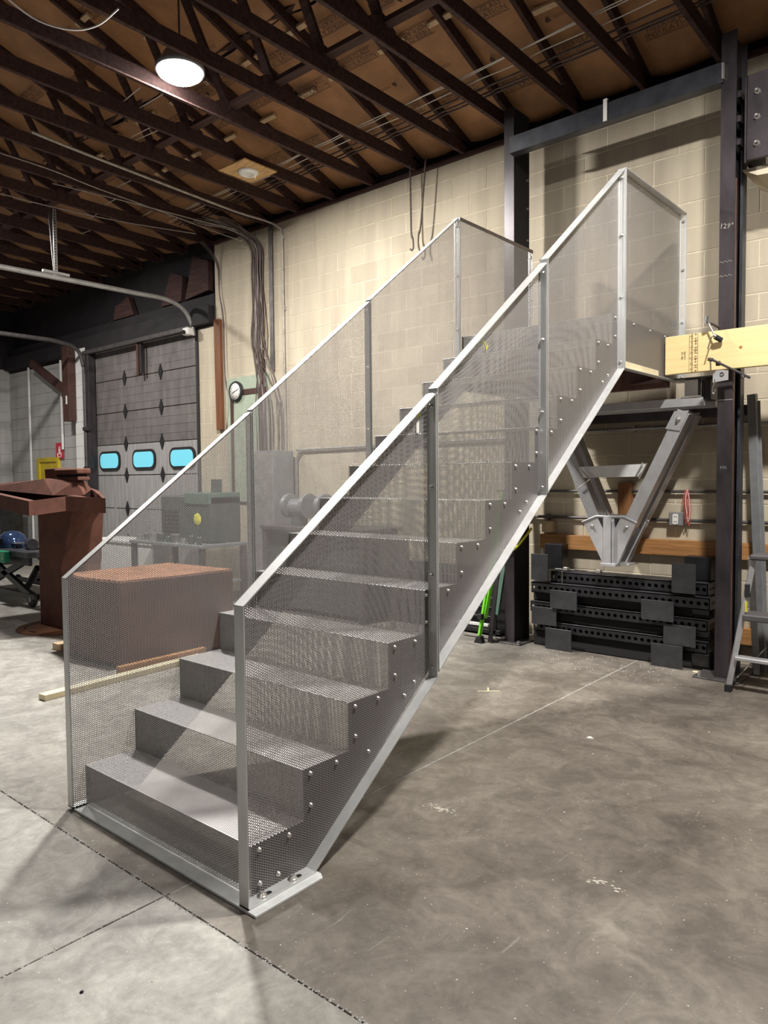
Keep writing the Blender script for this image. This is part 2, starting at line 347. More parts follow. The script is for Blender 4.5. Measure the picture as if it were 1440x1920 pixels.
# ---- back wall of painted blocks
wb = struct('wall_back', MB().box(-6.27, 3.5, YW + 0.0028, YW + 0.2, 0, 4.66), 'mortar', loc=(0, YW, 0))
part('wall_cap', MB().box(-6.27, 3.5, YW + 0.10, YW + 0.2, 4.66, 5.1), 'header_dark', wb)
part('mortar_bed', MB().box(-6.68, -6.27, YW + 0.0028, YW + 0.2, 0, 3.70), 'mortar', wb)
BW, BH, Z0 = 0.4064, 0.2025, 0.05
bm_full = MB().box(-BW / 2 + 0.004, BW / 2 - 0.004, 0, 0.05, 0.004, BH - 0.004).mesh('block', 'block_cream', 0.0025)
def rows(xmin, xmax, ztop):
    k = -1
    while Z0 + k * BH < ztop - 0.03:
        zb, zt = max(0.0, Z0 + k * BH), min(ztop, Z0 + (k + 1) * BH)
        ph = -0.106 if k % 2 == 0 else -0.309
        n = math.floor((xmin - ph) / BW)
        while ph + n * BW < xmax:
            a, b = max(xmin, ph + n * BW), min(xmax, ph + (n + 1) * BW)
            if b - a > 0.02: yield a, b, zb, zt
            n += 1
        k += 1
rest = MB(); cnt = 0
cand = [(a, b, c, d) for a, b, c, d in rows(-6.27, 3.4, 4.655)] + [(a, b, c, d) for a, b, c, d in rows(-6.67, -6.27, 3.69)]
cand.sort(key=lambda q: (abs((q[0] + q[1]) / 2 + 1.2) if q[0] > 1.3 or q[0] < -6.3 else 0) + max(0, -q[0]) + (8 if q[0] > 1.25 else 0))
for a, b, zb, zt in cand:
    y = YW + random.uniform(-0.001, 0.001)
    if cnt < 298 and b - a > 0.1 and zt - zb > 0.05:
        full = b - a > BW - 0.01 and zt - zb > BH - 0.01
        me = bm_full if full else MB().box(-(b - a) / 2 + 0.004, (b - a) / 2 - 0.004, 0, 0.05, 0.004, zt - zb - 0.004).mesh('block', 'block_cream', 0.0025)
        link('block', me, wb, ((a + b) / 2, y - YW, zb)); cnt += 1
    else: rest.box(a + 0.004, b - 0.004, y, y + 0.05, zb + 0.004, zt - 0.004)
part('block_field', rest, 'block_cream', wb)['kind'] = 'stuff'

# ---- door wall (left), greyer paint
wd = struct('wall_door_side', MB().box(XL, -9.66, YW + 0.006, YW + 0.2, 0, 3.57), 'mortar_grey', loc=(0, YW, 0))
r2 = MB()
for a, b, zb, zt in rows(XL, -9.95, 3.57):
    if not (-11.66 < (a + b) / 2 < -10.85 and zb < 1.85): r2.box(a + 0.003, b - 0.003, YW - 0.0, YW + 0.05, zb + 0.003, zt - 0.003)
part('block_field', r2, 'block_grey', wd)['kind'] = 'stuff'
r3 = MB().box(-10.03, -9.665, YW - 0.10, YW + 0.05, 0, 3.57)
for k in range(18): r3.box(-10.032, -9.663, YW - 0.106, YW + 0.05, k * BH + 0.054, (k + 1) * BH + 0.046)
part('door_pier', r3, 'white_paint', wd)
wl = struct('wall_left', MB().box(XL - 0.2, XL - 0.006, -6, YW + 0.2, 0, 3.6), 'mortar_grey')
part('gable_boards', MB().box(XL - 0.2, XL - 0.02, -6, YW + 0.2, 3.6, 8.6), 'header_dark', wl)
r4 = MB(); k = 0
while k * BH < 3.55:
    y = -6 + (0.2 if k % 2 else 0)
    while y < YW: r4.box(XL - 0.05, XL, y + 0.003, min(y + BW, YW) - 0.003, k * BH + 0.003, (k + 1) * BH - 0.003); y += BW
    k += 1
part('block_field', r4, 'block_grey', wl)['kind'] = 'stuff'

# ---- dark header over the overhead door and the eave above it
hd = struct('trim_1', MB().box(XL, -6.27, YW - 0.02, YW + 0.25, 3.59, 4.02), 'header_dark', 0.01)
part('header_board', MB().box(XL, -6.27, YW + 0.12, YW + 0.25, 4.02, 5.1), 'header_dark', hd)  # dark board stands in for the unlit roof space above the header
part('header_board', MB().box(XL, -6.3, YW - 0.10, YW - 0.02, 3.62, 3.86), 'header_dark', hd, 0.005)
part('angle_iron', MB().box(-9.65, -6.69, YW - 0.16, YW - 0.10, 3.56, 3.62), 'dark_conduit', hd, 0.003)
part('eave_batt', MB().prism([(-8.95, 4.05), (-8.35, 4.05), (-8.5, 4.35), (-8.9, 4.25)], 'Y', YW + 0.02, YW + 0.1), 'truss_wood', hd)
part('eave_batt', MB().prism([(-7.6, 4.05), (-7.1, 4.05), (-7.05, 4.4), (-7.35, 4.5)], 'Y', YW + 0.02, YW + 0.1), 'truss_wood', hd)
part('eave_batt', MB().prism([(-7.0, 4.05), (-6.45, 4.1), (-6.45, 4.5), (-6.8, 4.62)], 'Y', YW + 0.02, YW + 0.1), 'truss_wood', hd)

# ---- overhead door
d1 = struct('door_1', MB().box(-9.66, -6.68, YW + 0.05, YW + 0.12, 0, 3.6), 'dark_gap', loc=(-8.17, YW, 0))
zs = [0.0, 0.53, 1.05, 1.58, 2.07, 2.58, 3.10, 3.6]
WX = [-9.12, -8.11, -7.10]
def rrect(cx, cz, w, h, r, n=5):
    out = []
    for sx, sz, a0 in ((1, 1, 0), (-1, 1, PI / 2), (-1, -1, PI), (1, -1, 3 * PI / 2)):
        for i in range(n + 1):
            a = a0 + PI / 2 * i / n; out.append((cx + sx * (w / 2 - r) + r * math.cos(a), cz + sz * (h / 2 - r) + r * math.sin(a)))
    return out
for i in range(7):
    m = 'door_shaded' if i >= 4 else 'door_grey'
    b = MB().box(-9.65, -6.69, YW + 0.0, YW + 0.05, zs[i] + 0.006, zs[i + 1] - 0.006)
    if i >= 4:
        for q in range(1, 4): b.box(-9.64, -6.70, YW - 0.004, YW, zs[i] + q * 0.125 - 0.008, zs[i] + q * 0.125 + 0.008)
    sec = part('door_section', b, m, d1, 0.004)
    if i < 6:
        for hx in (-8.62, -7.615): part('hinge', MB().prism([(hx - 0.055, zs[i + 1]), (hx, zs[i + 1] - 0.12), (hx + 0.055, zs[i + 1]), (hx, zs[i + 1] + 0.12)], 'Y', YW - 0.015, YW - 0.001), 'dark_gap', d1)
    if i == 3:
        for x in WX:
            fr = part('window_frame', MB().prism(rrect(x, 1.815, 0.64, 0.31, 0.12), 'Y', YW - 0.02, YW - 0.002), 'dark_gap', d1)
            part('window_pane', MB().prism(rrect(x, 1.815, 0.55, 0.235, 0.09), 'Y', YW - 0.028, YW - 0.020), 'daylight_pane', d1)
for x in (-9.0, -8.1, -7.2): part('stile', MB().box(x - 0.03, x + 0.03, YW - 0.006, YW + 0.001, 0, 1.57), 'door_grey', d1)
part('weather_seal', MB().box(-9.7, -9.62, YW - 0.06, YW, 0, 3.6), 'black_rubber', d1)
part('weather_seal', MB().box(-6.72, -6.67, YW - 0.02, YW, 0, 3.6), 'black_rubber', d1)

# ---- yellow man door with frame
d2 = struct('door_2', MB().box(-11.58, -10.92, YW - 0.012, YW + 0.004, 0, 1.84), 'yellow_door', 0.002, loc=(0, 0, 0))
part('door_frame', MB().box(-11.68, -11.58, YW - 0.04, YW + 0.08, 0, 1.92), 'yellow_door', d2, 0.004)
part('door_frame', MB().box(-10.92, -10.84, YW - 0.04, YW + 0.08, 0, 1.92), 'yellow_door', d2, 0.004)
part('door_frame', MB().box(-11.58, -10.92, YW - 0.04, YW + 0.08, 1.84, 1.92), 'yellow_door', d2, 0.004)
part('door_handle', MB().cyl((-10.99, YW - 0.07, 1.0), (-10.99, YW - 0.01, 1.0), 0.03), 'chrome', d2)

# ---- ceiling: kraft faced batts over the trusses
ce = struct('ceiling', loc=(0, 0, 4.8))
SL = 0.34
def rz(y, z0=4.87): return z0 + SL * (YW - y)
TX = [-0.39 + 0.602 * n for n in range(-20, 6)]
TX = [x + {0: 0}.get(0) for x in TX]
part('roof_deck', MB().add([(XL, YW + 0.3, rz(YW + 0.3) + 0.12), (4.0, YW + 0.3, rz(YW + 0.3) + 0.12), (4.0, -7, rz(-7) + 0.12), (XL, -7, rz(-7) + 0.12)], [(0, 1, 2, 3)]), 'batt_gap', ce)
rnd = random.Random(3)
for i, x in enumerate(TX[:-1]):
    x0, x1 = x + 0.022, x + 0.58
    ys = [YW + 0.1, 2.78 + rnd.uniform(-0.03, 0.03), 0.35 + rnd.uniform(-0.1, 0.1), -2.1, -4.6]
    for j in range(4):
        ya, yb = ys[j] - 0.012, ys[j + 1] + 0.012
        b = MB(); nx, ny = 4, 7; vs = []
        sag = rnd.uniform(0.015, 0.04); ph = rnd.uniform(0, 6)
        for q in range(ny + 1):
            for p in range(nx + 1):
                yy = ya + (yb - ya) * q / ny; xx = x0 + (x1 - x0) * p / nx
                z = rz(yy) - sag * math.sin(PI * p / nx) - 0.010 * math.sin(ph + q * 1.7 + p) * (0 < p < nx)
                vs.append((xx, yy, z))
        fs = [(q * (nx + 1) + p, q * (nx + 1) + p + 1, (q + 1) * (nx + 1) + p + 1, (q + 1) * (nx + 1) + p) for q in range(ny) for p in range(nx)]
        b.add(vs, fs, True)
        part('insulation_batt', b, 'kraft', ce)
part('batt_gap', MB().box(XL, 4.0, 2.74, 2.82, rz(2.78) - 0.012, rz(2.78) + 0.02), 'truss_wood', ce)
# trusses
for i, x in enumerate(TX):
    tr = part('roof_truss', MB().box(x - 0.019, x + 0.019, -5.2, YW + 0.02, 4.695, 4.815), 'truss_wood', ce, 0.002)
    part('rafter', MB().add([(x + s * 0.019, y, rz(y) - 0.012 + dz) for s in (-1, 1) for y, dz in ((YW + 0.1, -0.09), (YW + 0.1, 0.02), (-6, 0.02), (-6, -0.09))],
         [(0, 1, 2, 3), (4, 7, 6, 5), (0, 4, 5, 1), (1, 5, 6, 2), (2, 6, 7, 3), (3, 7, 4, 0)]), 'truss_wood', tr)
    for ya, yb in ((2.62, 2.15), (0.45, -0.5)):
        part('truss_web', MB().beam((x, ya, 4.80), (x, yb, rz(yb) - 0.09), 0.036, 0.075, (1, 0, 0)), 'truss_wood', tr)
    part('gusset_plate', MB().prism([(2.48, 4.70), (2.76, 4.70), (2.76, 4.83), (2.62, 4.90), (2.48, 4.83)], 'X', x - 0.022, x + 0.022), 'truss_wood', tr)
part('truss_brace', MB().box(XL, 3.0, 2.60, 2.69, 4.82, 4.86), 'truss_wood', ce, 0.002)
part('truss_brace', MB().box(XL, 3.0, 0.30, 0.39, 4.82, 4.86), 'truss_wood', ce, 0.002)
part('eave_plate', MB().box(-6.27, 3.5, YW - 0.03, YW + 0.12, 4.66, 4.70), 'truss_wood', ce)
# short nailing blocks between rafters
sb = MB().box(-0.17, 0.17, -0.024, 0.024, -0.034, 0.0).mesh('nailing_block', 'stub_wood', 0.003)
for x, y in [(-2.78, 2.9), (-3.4, 2.93), (-1.63, 3.39), (-2.13, 3.4), (-2.82, 3.42), (-3.26, 3.45), (-3.95, 3.5), (-4.55, 3.5), (-0.79, 3.68), (-4.0, 2.9), (-4.6, 2.9), (-5.2, 3.5), (-5.2, 2.9), (-5.9, 2.92), (-6.4, 3.0), (-2.2, 1.6), (-4.6, 1.9), (-4.1, 2.3), (-5.2, 1.6), (-7.0, 3.3), (-5.8, 3.5), (-1.1, 2.8)]:
    o = link('nailing_block', sb, ce, (x + rnd.uniform(-0.03, 0.03), y, rz(y) - 0.03 - 4.8)); o.rotation_euler = (-math.atan(SL), 0, rnd.uniform(-0.05, 0.05)); o.scale = (rnd.uniform(0.6, 1.1), 1, 1)
# printing on the kraft paper: FIBERGLASS INSULATION between rules
pm = text_mesh('FIBERGLASS\nINSULATION', 0.068, 'lettering', spacing=0.85)
rm = MB().box(-0.205, 0.205, -0.002, 0.002, -0.0005, 0.0005).mesh('rule_line', 'print_ink')
sm_ = text_mesh('R-19 UNFACED SIDE UP\nTHIS SIDE TOWARD LIVING SPACE\nFLAMMABLE FACING', 0.018, 'lettering', spacing=1.0) if False else None
ang = -math.atan(SL)
fm = MB().prism([(-0.02, -0.025), (0.02, -0.025), (0.024, 0.0), (0.0, 0.03), (-0.024, 0.0)], 'Z', -0.0005, 0.0005).mesh('flame_mark', 'print_ink')
lm = MB().box(-0.09, 0.09, -0.0015, 0.0015, -0.0005, 0.0005).mesh('rule_line', 'print_ink')
for i, x in enumerate(TX[:-1]):
    if x < -7.5: continue
    off = rnd.uniform(0, 0.5)
    for y in [4.35 - off, 3.62 - off * 0.8, 3.12 - off * 0.4, 2.3 - off, 1.4 - off, 0.5 - off]:
        cx = x + 0.30 + rnd.uniform(-0.05, 0.05); z = rz(y) - 0.068
        flip = rnd.random() < 0.35
        R_ = Matrix.Rotation(ang, 4, 'X') @ Matrix.Rotation(PI, 4, 'X') @ Matrix.Rotation(PI if flip else 0, 4, 'Z')
        for me, oy in ((pm, 0), (rm, 0.068), (rm, 0.058), (rm, -0.068), (rm, -0.058)):
            if me is pm or oy:
                p_ = Vector((cx, y, z - 4.8)) + (R_ @ Vector((0, oy, 0)))
                o = link(me.name.split('.')[0], me, ce); o.matrix_local = Matrix.Translation(p_) @ R_
        if rnd.random() < 0.6:
            y2 = y - 0.30; z2 = rz(y2) - 0.068
            for me, ox, oy in [(fm, -0.12, 0)] + [(lm, 0.02, 0.012 * k) for k in (-1, 0, 1)]:
                p_ = Vector((cx, y2, z2 - 4.8)) + (R_ @ Vector((ox, oy, 0)))
                o = link(me.name.split('.')[0], me, ce); o.matrix_local = Matrix.Translation(p_) @ R_

# ================================================================ LAMPS
def lamp(x, y, z, watts, label):
    t = thing('high_bay_lamp', label, 'ceiling lamp', (x, y, z))
    part('housing', MB().lathe([(0.06, 0.22), (0.07, 0.16), (0.12, 0.14), (0.17, 0.05), (0.195, 0.03), (0.195, 0.0), (0.18, 0.0)], (x, y, z), 32), 'machine_grey', t)
    part('lens', MB().lathe([(0.178, 0.0), (0.175, -0.02), (0.14, -0.045), (0.08, -0.058), (0.02, -0.062)], (x, y, z), 32), 'lens', t)
    part('hanger_rod', MB().cyl((x, y, z + 0.2), (x, y, rz(y)), 0.008), 'dark_conduit', t)
    ld = bpy.data.lights.new('lamp_light', 'AREA'); ld.shape = 'DISK'; ld.size = 0.30; ld.energy = watts; ld.color = (1.0, 0.965, 0.91)
    lo = bpy.data.objects.new('lamp_light', ld); COL.objects.link(lo); lo.parent = t; lo.location = (0, 0, -0.07)
LL = ['round high bay lamp glowing white between the ceiling trusses', 'round high bay lamp hanging above the foot of the brown steel column', 'round high bay lamp hanging behind the staircase entrance', 'round high bay lamp hanging over the open floor behind the camera', 'round high bay lamp hanging over the lift table outside the picture']
for q, lb in zip(LAMPS, LL): lamp(*q, lb)

# ================================================================ STAIRCASE
T, RI, WN, WFAR = 0.25488, 0.197, 0.0, -1.188
st = thing('perforated_staircase', 'tall straight staircase of perforated sheet steel with solid capped side panels', 'staircase', (-0.6, 0.0, 0.0))
bolt_me = MB().lathe([(0.0095, 0.0), (0.0095, 0.002), (0.0068, 0.0025), (0.0068, 0.008), (0.004, 0.0095)], (0, 0, 0), 8, 'X').mesh('bolt', 'bolt_steel')
boltY_me = MB().lathe([(0.006, -0.012), (0.0095, -0.010), (0.0095, -0.003), (0.0135, -0.0025), (0.0135, 0.0)], (0, 0, 0), 8, 'Y').mesh('bolt', 'bolt_steel')
def put(me, p, par): return link(me.name.split('.')[0], me, par, Vector(p) - wloc(par))
SB = 0.765
def zb(y): return max(0.0, SB * (y - 0.27))
def side_panel(poly, X, s, fw, near, label):
    """poly: corners in y,z, going front-bottom, (knee), back-bottom, back-top, front-top"""
    sheet = part('side_panel', MB().sheet([(X, y, z) for y, z in poly]), 'perforated_side' if near else 'perforated_side_far', st, fixn=False, label=label)
    n = len(poly)
    for i in range(n):
        (y0, z0), (y1, z1) = poly[i], poly[(i + 1) % n]
        d = Vector((0, y1 - y0, z1 - z0)).normalized(); inn = Vector((0, -d.z, d.y)) * 0.0045
        p, q = Vector((X, y0, z0)), Vector((X, y1, z1)); e = Vector((s * fw, 0, 0))
        kind = 'top_cap' if i == n - 2 else ('front_flange' if i == n - 1 else ('end_flange' if i == n - 3 else 'bottom_flange'))
        def strip(a, b, name, m, w0=0.0, w1=1.0):
            v = [a + e * w0, b + e * w0, b + e * w1, a + e * w1]; v += [c + inn for c in v]
            part(name, MB().add(v, [(0, 1, 2, 3), (7, 6, 5, 4), (0, 4, 5, 1), (1, 5, 6, 2), (2, 6, 7, 3), (3, 7, 4, 0)]), m, sheet)
        if kind == 'end_flange':
            k = 0.38; c = p.lerp(q, k)
            strip(p, c, kind, 'mill_steel')
            part('perforated_flange', MB().sheet([c + e * 0.12, q + e * 0.12, q + e * 0.72, c + e * 0.72]), 'perforated_flange', sheet, fixn=False)
            strip(c, q, kind, 'mill_steel', 0.0, 0.12); strip(c, q, kind, 'mill_steel', 0.72, 1.0)
            for kk in (0.035, 0.36, 0.67, 0.955): b_ = p.lerp(q, kk); put(boltY_me, (X + s * fw * 0.45, y0 - 0.001, b_.z), sheet)
        else: strip(p, q, kind, 'mill_steel')
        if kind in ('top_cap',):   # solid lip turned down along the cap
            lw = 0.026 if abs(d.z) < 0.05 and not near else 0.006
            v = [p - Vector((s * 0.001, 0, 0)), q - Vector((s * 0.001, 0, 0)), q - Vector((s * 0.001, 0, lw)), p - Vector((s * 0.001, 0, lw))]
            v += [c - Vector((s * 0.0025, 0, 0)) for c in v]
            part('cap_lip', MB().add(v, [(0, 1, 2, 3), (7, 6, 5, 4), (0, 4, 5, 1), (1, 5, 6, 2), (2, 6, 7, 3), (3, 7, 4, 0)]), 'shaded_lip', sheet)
    return sheet
def panels(X, s, fw, J, near):
    names = ['lowest', 'second', 'third']
    out = []
    out.append(side_panel([(J[0], 0.012), (0.262, 0.012), (J[1] - 0.006, J[5]), (J[1] - 0.006, J[8]), (J[0], J[7])], X, s, fw, near, None))
    out.append(side_panel([(J[1] + 0.004, J[6]), (J[2] - 0.006, J[6] + SB * (J[2] - J[1] - 0.01)), (J[2] - 0.006, J[10]), (J[1] + 0.004, J[9])], X, s, fw, near, None))
    out.append(side_panel([(J[2] + 0.004, J[13]), (J[3] - 0.006, J[14]), (J[3] - 0.006, J[12]), (J[2] + 0.004, J[11])], X, s, fw, near, None))
    out.append(side_panel([(J[3] + 0.004, J[14] + 0.005), (J[4], J[14] + 0.012), (J[4], J[15]), (J[3] + 0.004, J[12] + 0.006)], X, s, fw, near, None))
    return out
# J: y of joints 0-4, z's
JN = [-0.058, 1.05, 2.078, 3.142, 4.312, 0.590, 0.613, 1.068, 1.876, 1.898, 2.672, 2.694, 3.506, 1.404, 2.205, 3.522]
JF = [-0.064, 1.008, 2.006, 3.025, 4.134, 0.570, 0.590, 1.062, 1.868, 1.882, 2.644, 2.660, 3.443, 1.36, 2.15, 3.452]
pn = panels(WN, 1, 0.05, JN, True)
pf = panels(WFAR, -1, 0.042, JF, False)
# screws through the side sheets
for k in range(1, 14):
    y0, z = (k - 1) * T, k * RI
    for dy, dz in ((0.033, -0.022), (0.033, -0.145), (0.175, -0.022)):
        y = y0 + dy
        if k == 13 and dy < 0.1: y += 0.0
        par = pn[0] if y < JN[1] else pn[1] if y < JN[2] else pn[2] if y < JN[3] else pn[3]
        if min(abs(y - j) for j in JN[1:4]) < 0.02: y -= 0.03
        put(bolt_me, (WN + 0.0005, y, z + dz), par)
for y, z in ((0.93, 0.585), (0.86, 0.54), (1.93, 1.36), (1.86, 1.31), (2.98, 2.15), (2.9, 2.10), (0.62, 0.36), (0.12, 0.05)):
    put(bolt_me, (WN + 0.0005, y, z), pn[0] if y < 1.05 else pn[1] if y < 2.07 else pn[2])
for y in (3.4, 3.7, 4.0, 4.22): put(bolt_me, (WN + 0.0005, y, 2.54), pn[3])
for z in (2.30, 2.42): put(bolt_me, (WN + 0.0005, 4.25, z), pn[3])
# treads and risers, folded from the same sheet
XA, XB = WFAR + 0.002, WN - 0.002
for k in range(1, 14):
    y0, y1, z = (k - 1) * T, k * T, k * RI
    tk = z - 0.0
    if k < 13:
        tr = part('tread', MB().sheet([(XA, y0, z), (XB, y0, z), (XB, y1, z), (XA, y1, z)]), 'perforated_tread', st, fixn=False)
    else:
        tr = part('landing_deck', MB().sheet([(XA, y0, z), (XB, y0, z), (XB, 4.30, z), (XA, 4.13, z)]), 'perforated_tread', st, fixn=False)
        part('deck_plate', MB().add([(XA, 3.2, z - 0.03), (XB, 3.2, z - 0.03), (XB, 4.29, z - 0.03), (XA, 4.12, z - 0.03)], [(0, 1, 2, 3)]), 'rusty_steel', tr)
    part('riser', MB().sheet([(XA, y0, z - RI + (0.014 if k == 1 else 0)), (XB, y0, z - RI + (0.014 if k == 1 else 0)), (XB, y0, z), (XA, y0, z)]), 'perforated_riser', tr, fixn=False)
    part('nosing', MB().tube([(XA, y0, z - 0.001), (XB, y0, z - 0.001)], 0.0022, 6), 'mill_steel', tr)
    # perforated stringer plates behind the side sheets
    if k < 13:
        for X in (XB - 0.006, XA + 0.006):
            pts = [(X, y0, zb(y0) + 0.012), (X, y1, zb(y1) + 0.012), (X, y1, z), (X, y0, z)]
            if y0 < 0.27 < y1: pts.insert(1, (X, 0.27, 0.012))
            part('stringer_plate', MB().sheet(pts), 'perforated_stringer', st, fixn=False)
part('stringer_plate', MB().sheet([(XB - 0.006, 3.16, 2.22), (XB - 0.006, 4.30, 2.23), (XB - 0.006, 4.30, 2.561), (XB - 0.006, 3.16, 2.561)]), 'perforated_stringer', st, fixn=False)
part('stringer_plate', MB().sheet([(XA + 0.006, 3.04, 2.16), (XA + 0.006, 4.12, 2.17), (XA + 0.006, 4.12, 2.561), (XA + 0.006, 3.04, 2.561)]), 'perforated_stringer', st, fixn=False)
# landing frame under the deck
part('landing_beam', MB().box(XA, XB, 4.08, 4.13, 2.17, 2.50), 'rusty_steel', st, 0.003)
part('landing_beam', MB().box(XA, XB, 3.16, 3.20, 2.17, 2.42), 'rusty_steel', st, 0.003)
part('landing_corner', MB().prism([(WN - 0.30, 4.07), (WN - 0.01, 4.07), (WN - 0.01, 3.85)], 'Z', 2.205, 2.215), 'rusty_steel', st)
# base plate under the first riser, with a wing to the right
bp_ = part('base_plate', MB().prism([(-1.19, -0.058), (0.092, -0.062), (0.092, 0.258), (0.066, 0.275), (0.0, 0.275), (0.0, 0.03), (-1.19, 0.03)], 'Z', 0.0005, 0.010), 'mill_steel_plate', st, 0.001)
for y in (0.025, 0.17):
    a = part('anchor_bolt', MB().lathe([(0.0195, 0.0), (0.0195, 0.003), (0.013, 0.0035), (0.013, 0.011), (0.0075, 0.012), (0.0075, 0.016)], (0.024, y, 0.0165), 10), 'bolt_steel', st)
    part('slot_hole', MB().prism(rrect(0.024, y + 0.012, 0.02, 0.06, 0.0099, 4), 'Z', 0.0163, 0.0168), 'dark_gap', st)
for x in (0.02, -1.20): part('rubber_foot', MB().box(x - 0.02, x + 0.02, -0.05, 0.0, 0.0005 if x < 0 else 0.0105, 0.0125), 'black_rubber', st)

# pale board left lying along the landing's bottom flange
solo('board_offcut', MB().box(0.003, 0.030, 3.20, 3.80, 2.213, 2.262), 'pale_board', 'pale board offcut lying along the bottom flange of the stair landing', 'board', 0.002)
# inspection tags wired to the rails
def wire_tag(x, y, z, L, label):
    t = thing('wire_tag', label, 'tag', (x, y, z))
    part('tie', MB().tube(smooth_path([(x + 0.002, y - 0.025, z + 0.03), (x + 0.01, y - 0.01, z + 0.035), (x + 0.012, y, z + 0.01), (x + 0.006, y + 0.01, z), (x + 0.012, y + 0.02, z + 0.025)]), 0.0025, 6), 'yellow_strap', t)
    if L: part('card', MB().box(x + 0.004, x + 0.0055, y - 0.004, y + 0.016, z - L, z - 0.002), 'paper_white', t, 0.0006)
wire_tag(0.0, 0.96, 1.765, 0.07, 'white card tag on a yellow tie at the top of the lowest near side panel')
wire_tag(0.0, 1.51, 2.13, 0.0, 'yellow tie without a card on the middle near side panel')
wire_tag(0.0, 2.12, 2.665, 0.06, 'small white tag at the top joint of the second and third near panels')

# ================================================================ STEEL COLUMNS AND FRAME ON THE RIGHT
def h_column(x0, x1, y0, y1, z0, z1, label, wide):
    t = thing('steel_column', label, 'column', ((x0 + x1) / 2, (y0 + y1) / 2, 0))
    part('front_flange', MB().box(x0, x1, y0, y0 + 0.016, z0 + 0.012, z1), 'black_steel', t, 0.002)
    part('rear_flange', MB().box(x0, x1, y1 - 0.016, y1, z0 + 0.012, z1), 'black_steel', t, 0.002)
    return t
cl = h_column(-1.465, -1.365, 4.12, 4.38, 0, 4.72, 'dark steel column left of the stacked beams with a yellow strap', 1)
part('web', MB().box(-1.44, -1.39, 4.136, 4.25, 0.012, 4.72), 'black_steel', cl)
part('web_shade_sheet', MB().box(-1.371, -1.364, 4.138, 4.385, 0.012, 4.715), 'dark_gap', cl)  # black sheet added over the open web, standing for its shade
part('base_plate', MB().box(-1.56, -1.27, 4.05, 4.42, 0.0, 0.012), 'dark_conduit', cl, 0.002)
for x, y in ((-1.53, 4.08), (-1.30, 4.08)): part('anchor_nut', MB().cyl((x, y, 0.012), (x, y, 0.035), 0.014, 6), 'bolt_steel', cl)
for z in (3.45, 3.62, 3.9, 4.15): part('bolt', MB().cyl((-1.366, 4.34, z), (-1.35, 4.34, z), 0.01, 6), 'bolt_steel', cl)
solo('yellow_strap', MB().tube(smooth_path([(-1.53, 4.2, 0.90), (-1.50, 4.105, 0.845), (-1.42, 4.10, 0.835), (-1.355, 4.12, 0.86), (-1.35, 4.28, 0.95), (-1.35, 4.4, 1.02)]), 0.012, 6), 'yellow_strap', 'yellow strap slung around the left dark steel column', 'strap')
cr_ = h_column(0.372, 0.475, 4.03, 4.30, 0, 4.62, 'dark steel column with rusty edge beside the aluminium stepladder', 1)
part('web', MB().box(0.395, 0.44, 4.046, 4.284, 0.012, 4.62), 'black_steel', cr_)
part('rusty_edge', MB().box(0.458, 0.478, 4.046, 4.075, 0.012, 3.6), 'rusty_steel', cr_, 0.001)
part('batten_rail', MB().box(0.462, 0.482, 4.20, 4.30, 0.012, 4.4), 'blue_black_steel', cr_, 0.002)
part('base_plate', MB().box(0.24, 0.56, 3.95, 4.35, 0.0, 0.012), 'dark_conduit', cr_, 0.002)
for x, y in ((0.28, 3.99), (0.52, 3.99)): part('anchor_nut', MB().cyl((x, y, 0.012), (x, y, 0.04), 0.014, 6), 'bolt_steel', cr_)
for z in (3.86, 4.02, 4.19):
    bt = part('batten', MB().box(0.476, 0.50, 4.05, 4.29, z - 0.035, z + 0.01), 'black_steel', cr_, 0.002)
    part('bolt', MB().cyl((0.50, 4.26, z), (0.512, 4.26, z), 0.010, 6), 'bolt_steel', bt)
part('weld_line', MB().box(0.37, 0.477, 4.027, 4.03, 2.035, 2.041), 'bolt_steel', cr_)
tm = text_mesh('129"', 0.05, 'lettering', 'cable_grey'); o = link('lettering', tm, cr_, Vector((0.42, 4.0285, 3.27)) - wloc(cr_)); o.rotation_euler = (PI / 2, 0.15, 0); o['label'] = 'chalk number 129 inches'
tm = text_mesh('MX', 0.032, 'lettering', 'outlet_grey'); o = link('chalk_mark', tm, cr_, Vector((0.42, 4.0285, 1.55)) - wloc(cr_)); o.rotation_euler = (PI / 2, 0, 0)
for z in (2.92, 3.02): part('chalk_mark', MB().tube([(0.376 + i * 0.011, 4.0285, z + 0.008 * math.sin(i * 2.3)) for i in range(9)], 0.002, 4), 'cable_grey', cr_)
# header channel across the two columns
ch = thing('steel_channel', 'blue-black steel channel beam spanning the tops of both dark columns', 'beam', (-0.45, 4.02, 4.3))
part('web', MB().box(-1.345, 0.395, 4.005, 4.015, 4.275, 4.415), 'blue_black_steel', ch, 0.002)
part('lower_flange', MB().box(-1.345, 0.395, 4.015, 4.10, 4.275, 4.285), 'blue_black_steel', ch, 0.002)
part('upper_flange', MB().box(-1.345, 0.395, 4.015, 4.10, 4.405, 4.415), 'blue_black_steel', ch, 0.002)
part('end_bracket', MB().box(0.385, 0.40, 3.99, 4.02, 4.29, 4.40), 'bolt_steel', ch)
solo('white_clip', MB().prism([(3.998, 4.275), (4.004, 4.275), (4.004, 4.44), (4.03, 4.44), (4.03, 4.446), (3.998, 4.446)], 'X', -0.495, -0.463), 'paper_white', 'white strap clip hooked over the steel channel beam', 'clip', 0.001)
